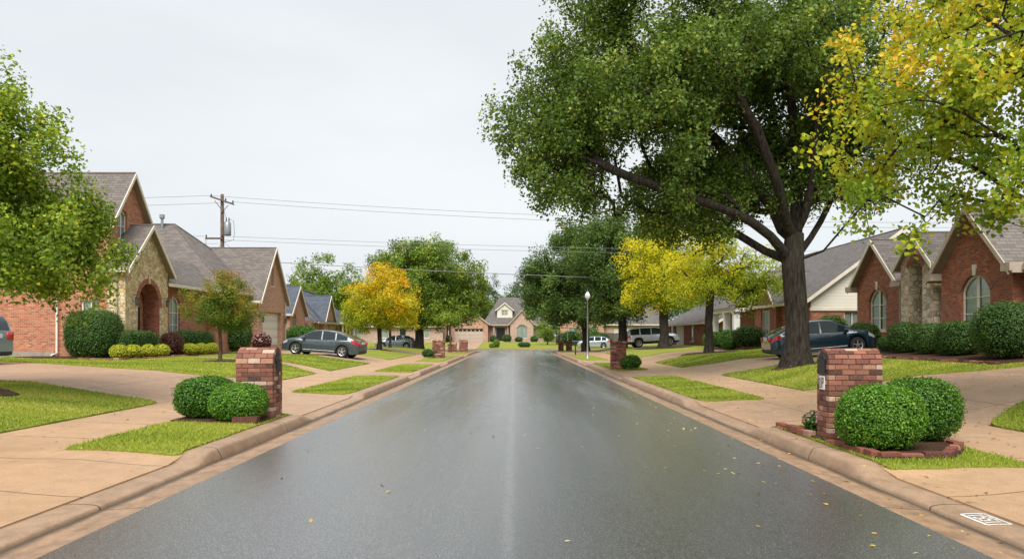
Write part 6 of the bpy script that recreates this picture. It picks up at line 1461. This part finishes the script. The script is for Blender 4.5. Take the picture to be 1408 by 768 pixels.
# ------------------------------------------------------------------ utility pole and wires
px, py = HX(305, 62), 62; pz = tz(px, py)
t = thing('utility_pole', 'wooden utility pole with transformer rising behind the garage roof', 'utility pole', (px, py, 0)); o_ = (0, 0, 0)
mb = MB(); mb.tube([(0, 0, .3), (.05, 0, 7), (.03, 0, 13.1)], [.2, .17, .13], 12); mb.build('pole', M['wood_pole'], t, smooth=True, uv=False)
def crossarm(z, x0, x1, dz, y=-.2):
    mb = MB(); mb.poly_prism([(x0, y-.06, z-dz), (x1, y-.06, z+dz), (x1, y-.06, z+dz+.13), (x0, y-.06, z-dz+.13)], (0, .12, 0)); c = mb.build('crossarm', M['wood_pole'], t, uv=False)
    for x in (x0+.08, (x0*.35+x1*.65) if x1 > .5 else x1-.1, x1-.08):
        mb = MB(); zz = z+(x/(max(abs(x0), abs(x1))))*dz+.13; mb.lathe([(.02, zz), (.05, zz+.06), (.07, zz+.1), (.04, zz+.14), (.06, zz+.2), (0, zz+.24)], (x, y, 0), seg=8); mb.build('insulator', M['black_metal'], c, uv=False)
crossarm(12.5, -.85, 1.05, -.32)
mb = MB(); mb.tube([(-.5, -.2, 12.55), (0, -.14, 11.9)], .025, 5); mb.tube([(.6, -.2, 12.2), (0, -.14, 11.5)], .025, 5); mb.build('brace', M['black_metal'], t, uv=False)
crossarm(9.45, -1.25, .2, 0)
mb = MB(); mb.lathe([(0, 9.75), (.26, 9.76), (.28, 9.82), (.28, 10.75), (.22, 10.85), (0, 10.88)], (.5, -.1, 0), seg=16); tr = mb.build('transformer', M['grey_metal'], t, smooth=True, uv=False)
for k in (-.1, .12):
    mb = MB(); mb.lathe([(.03, 10.86), (.06, 10.92), (.03, 10.98), (.06, 11.04), (.03, 11.1), (.05, 11.16), (0, 11.22)], (.5+k, -.1, 0), seg=8); mb.build('bushing', M['black_metal'], tr, uv=False)
mb = MB(); mb.tube([(.62, -.1, 11.1), (1.0, -.1, 10.9), (1.05, -.1, 10.0), (1.0, -.1, 9.4), (.1, -.1, 9.2)], .018, 5); mb.tube([(.4, -.1, 11.1), (.2, -.1, 11.8), (.0, -.15, 12.3)], .015, 5); mb.tube([(-1.2, -.2, 9.5), (-1.2, -.2, 8.8), (-.1, -.2, 8.8)], .02, 5); mb.build('loop_cable', M['black_metal'], t, uv=False)
def wire(label, a, b, sag, r=.015):
    A = Vector(a); B = Vector(b); pts = []
    for i in range(33): s = i/32; p = A+(B-A)*s; p.z -= sag*4*s*(1-s); pts.append(p-A)
    mb = MB(); mb.tube(pts, r, 5); o = mb.build('power_line', M['wire'], None, uv=False); o.location = A; tag(o, label, 'cable', 'power lines'); return o
P = lambda x, z, y=-.2: (px+x, py+y, z)
wire('topmost wire from the pole crossarm out over the street', P(-.77, 12.95), (50, 66, 11.6), .9)
wire('second wire from the pole crossarm out over the street', P(.97, 12.45), (50, 64, 10.9), .9)
wire('topmost wire from the crossarm back behind the tall gable', P(-.77, 12.95), (-150, 60, 11.5), .7)
wire('second wire from the crossarm back behind the tall gable', P(.97, 12.4), (-150, 61, 10.2), .6)
wire('upper wire of the lower pair over the street', P(.1, 9.7), (50, 66, 9.0), .5, .014)
wire('lower wire of the lower pair over the street', P(.1, 9.4), (50, 64, 8.6), .6, .014)
wire('upper wire of the lower pair behind the hipped roof', P(-1.17, 9.7), (-150, 61, 9.3), .3, .014)
wire('lower wire of the lower pair behind the hipped roof', P(-.2, 9.1), (-150, 62, 8.6), .3, .014)
wire('thick dark cable crossing the street above the golden tree', (-24, 64, 8.05), (50, 74, 6.6), .6, .028)
wire('slack service drop from the pole down to the garage roof', P(.3, 9.2), (-17.5, 55.5, 6.3), .3, .014)
wire('service drop from the pole down behind the hipped roof', P(.1, 9.2), (-22, 54, 6.8), .2, .018)
# ------------------------------------------------------------------ stencilled address on the kerb
t = thing('painted_address', 'white painted stencil of house number 1551 on the kerb by the driveway', 'marking', (4.17, 7.05, .085))
# digits drawn with strokes; they read from the street (text runs towards +y, top towards +x)
# stencil panel: border and digits lying on the low kerb of the apron
zsurf = lambda x, y: tz(4.36, y)+.008
y_a = 6.72; w_all = .5
mb = MB(); org = (4.17, 7.05, .085)
def kz(x, y):
    t_ = .028+.107*float(raised(1, y)); xs_ = [3.995, 4.0, 4.02, 4.05, 4.085, 4.14, 4.26, 4.345]; zs_ = [-.03, .004, t_*.66, t_*.90, t_+.003, t_*1.03+.006, t_+.008, t_+.001]
    return float(np.interp(x, xs_, zs_))
def flat(mb, pts, dz):
    vs = [(p[0], p[1], kz(p[0], p[1])+dz) for p in pts]; nn = len(vs); ctr = Vector(vs[0]); mb.add(vs, [tuple(range(nn))])
def qstrip(mb, A, B, w, dz):
    A = Vector(A); B = Vector(B); n = max(1, int((B-A).length/.02)); e = (B-A).normalized(); m = Vector((-e.y, e.x))*w/2
    for i in range(n):
        a = A+(B-A)*i/n; b = A+(B-A)*(i+1)/n; flat(mb, [a-m, b-m, b+m, a+m], dz)
# text baseline on the road side, running towards -y as read from the road
x0_, x1_ = 4.06, 4.27
dg = {'1': [((.5, 0), (.5, 1)), ((.15, 0), (.85, 0)), ((.5, 1), (.2, .8))], '5': [((1, 1), (0, 1)), ((0, 1), (0, .55)), ((0, .55), (.9, .55)), ((1, .5), (1, .05)), ((.95, 0), (0, 0))]}
for k, ch in enumerate('1551'):
    yb = 6.955-k*.085
    for a, b in dg[ch]:
        qstrip(mb, (x0_+.04+a[1]*.13, yb-a[0]*.058), (x0_+.04+b[1]*.13, yb-b[0]*.058), .022, .0045)
for (A, B) in (((x0_, 7.0), (x1_, 7.0)), ((x0_, 6.6), (x1_, 6.6)), ((x0_+.005, 7.0), (x0_+.005, 6.6)), ((x1_, 7.0), (x1_, 6.6))): qstrip(mb, A, B, .024, .003)
o = mb.build('stencil_paint', plain('stencil_paint', (.72, .72, .70), .6, noise=.3, ns=60), t, org, uv=False)
for p in o.data.polygons:
    pass
# ------------------------------------------------------------------ light, sky, camera
EL, AZ = 52, 186    # sun height; compass angle it comes from (0 = +Y, clockwise)
w = bpy.data.worlds.new('World'); sc.world = w; w.use_nodes = True; nt = w.node_tree; nt.nodes.clear()
out = nt.nodes.new('ShaderNodeOutputWorld'); bgd = nt.nodes.new('ShaderNodeBackground'); sky = nt.nodes.new('ShaderNodeTexSky'); sky.sky_type = 'NISHITA'; sky.sun_disc = False
sky.sun_elevation = R(EL); sky.sun_rotation = R(AZ); sky.air_density = 1.0; sky.dust_density = 3.0; sky.ozone_density = 1.0
hs = nt.nodes.new('ShaderNodeHueSaturation'); hs.inputs['Saturation'].default_value = .18; hs.inputs['Value'].default_value = .8
tc = nt.nodes.new('ShaderNodeTexCoord'); nz = nt.nodes.new('ShaderNodeTexNoise'); nz.inputs['Scale'].default_value = 1.6; nz.inputs['Detail'].default_value = 4
mpn = nt.nodes.new('ShaderNodeMapping'); mpn.inputs['Scale'].default_value = (1, 1, 3); nt.links.new(tc.outputs['Generated'], mpn.inputs[0]); nt.links.new(mpn.outputs[0], nz.inputs['Vector'])
rp = nt.nodes.new('ShaderNodeValToRGB'); rp.color_ramp.elements[0].position = .3; rp.color_ramp.elements[0].color = (5.3, 5.7, 6.0, 1); rp.color_ramp.elements[1].position = .7; rp.color_ramp.elements[1].color = (6.5, 6.8, 7.0, 1)
nt.links.new(nz.outputs['Fac'], rp.inputs[0])
mixn = nt.nodes.new('ShaderNodeMix'); mixn.data_type = 'RGBA'; mixn.inputs[0].default_value = .8
nt.links.new(sky.outputs[0], hs.inputs['Color']); nt.links.new(hs.outputs[0], mixn.inputs[6]); nt.links.new(rp.outputs[0], mixn.inputs[7]); nt.links.new(mixn.outputs[2], bgd.inputs[0]); bgd.inputs[1].default_value = .05
nt.links.new(bgd.outputs[0], out.inputs[0])
sd_ = bpy.data.lights.new('sun', 'SUN'); sd_.energy = 1.5; sd_.angle = R(42); sd_.color = (1, .96, .90); so = bpy.data.objects.new('sun', sd_); COL.objects.link(so)
az = R(AZ); dirv = Vector((math.sin(az)*math.cos(R(EL)), math.cos(az)*math.cos(R(EL)), math.sin(R(EL)))); so.rotation_euler = (-dirv).to_track_quat('-Z', 'Y').to_euler()
so.location = (0, 0, 40)
cd = bpy.data.cameras.new('camera'); cam = bpy.data.objects.new('camera', cd); COL.objects.link(cam); sc.camera = cam
cam.location = (0, 0, H); cam.rotation_euler = (R(90), 0, 0); cd.sensor_width = 36; cd.lens = 36*F/1408; cd.shift_x = -4/1408; cd.shift_y = 78/1408; cd.clip_start = .1; cd.clip_end = 3000
sc.view_settings.view_transform = 'Standard'; sc.view_settings.look = 'None'; sc.view_settings.gamma = 1; sc.view_settings.use_curve_mapping = False; sc.view_settings.exposure = 1.62
sc.cycles.use_denoising = True
try: sc.cycles.denoiser = 'OPENIMAGEDENOISE'
except Exception: pass
sc.cycles.max_bounces = 6; sc.cycles.transparent_max_bounces = 8; sc.cycles.use_adaptive_sampling = True; sc.cycles.adaptive_threshold = .01
sc.cycles.sample_clamp_indirect = 6
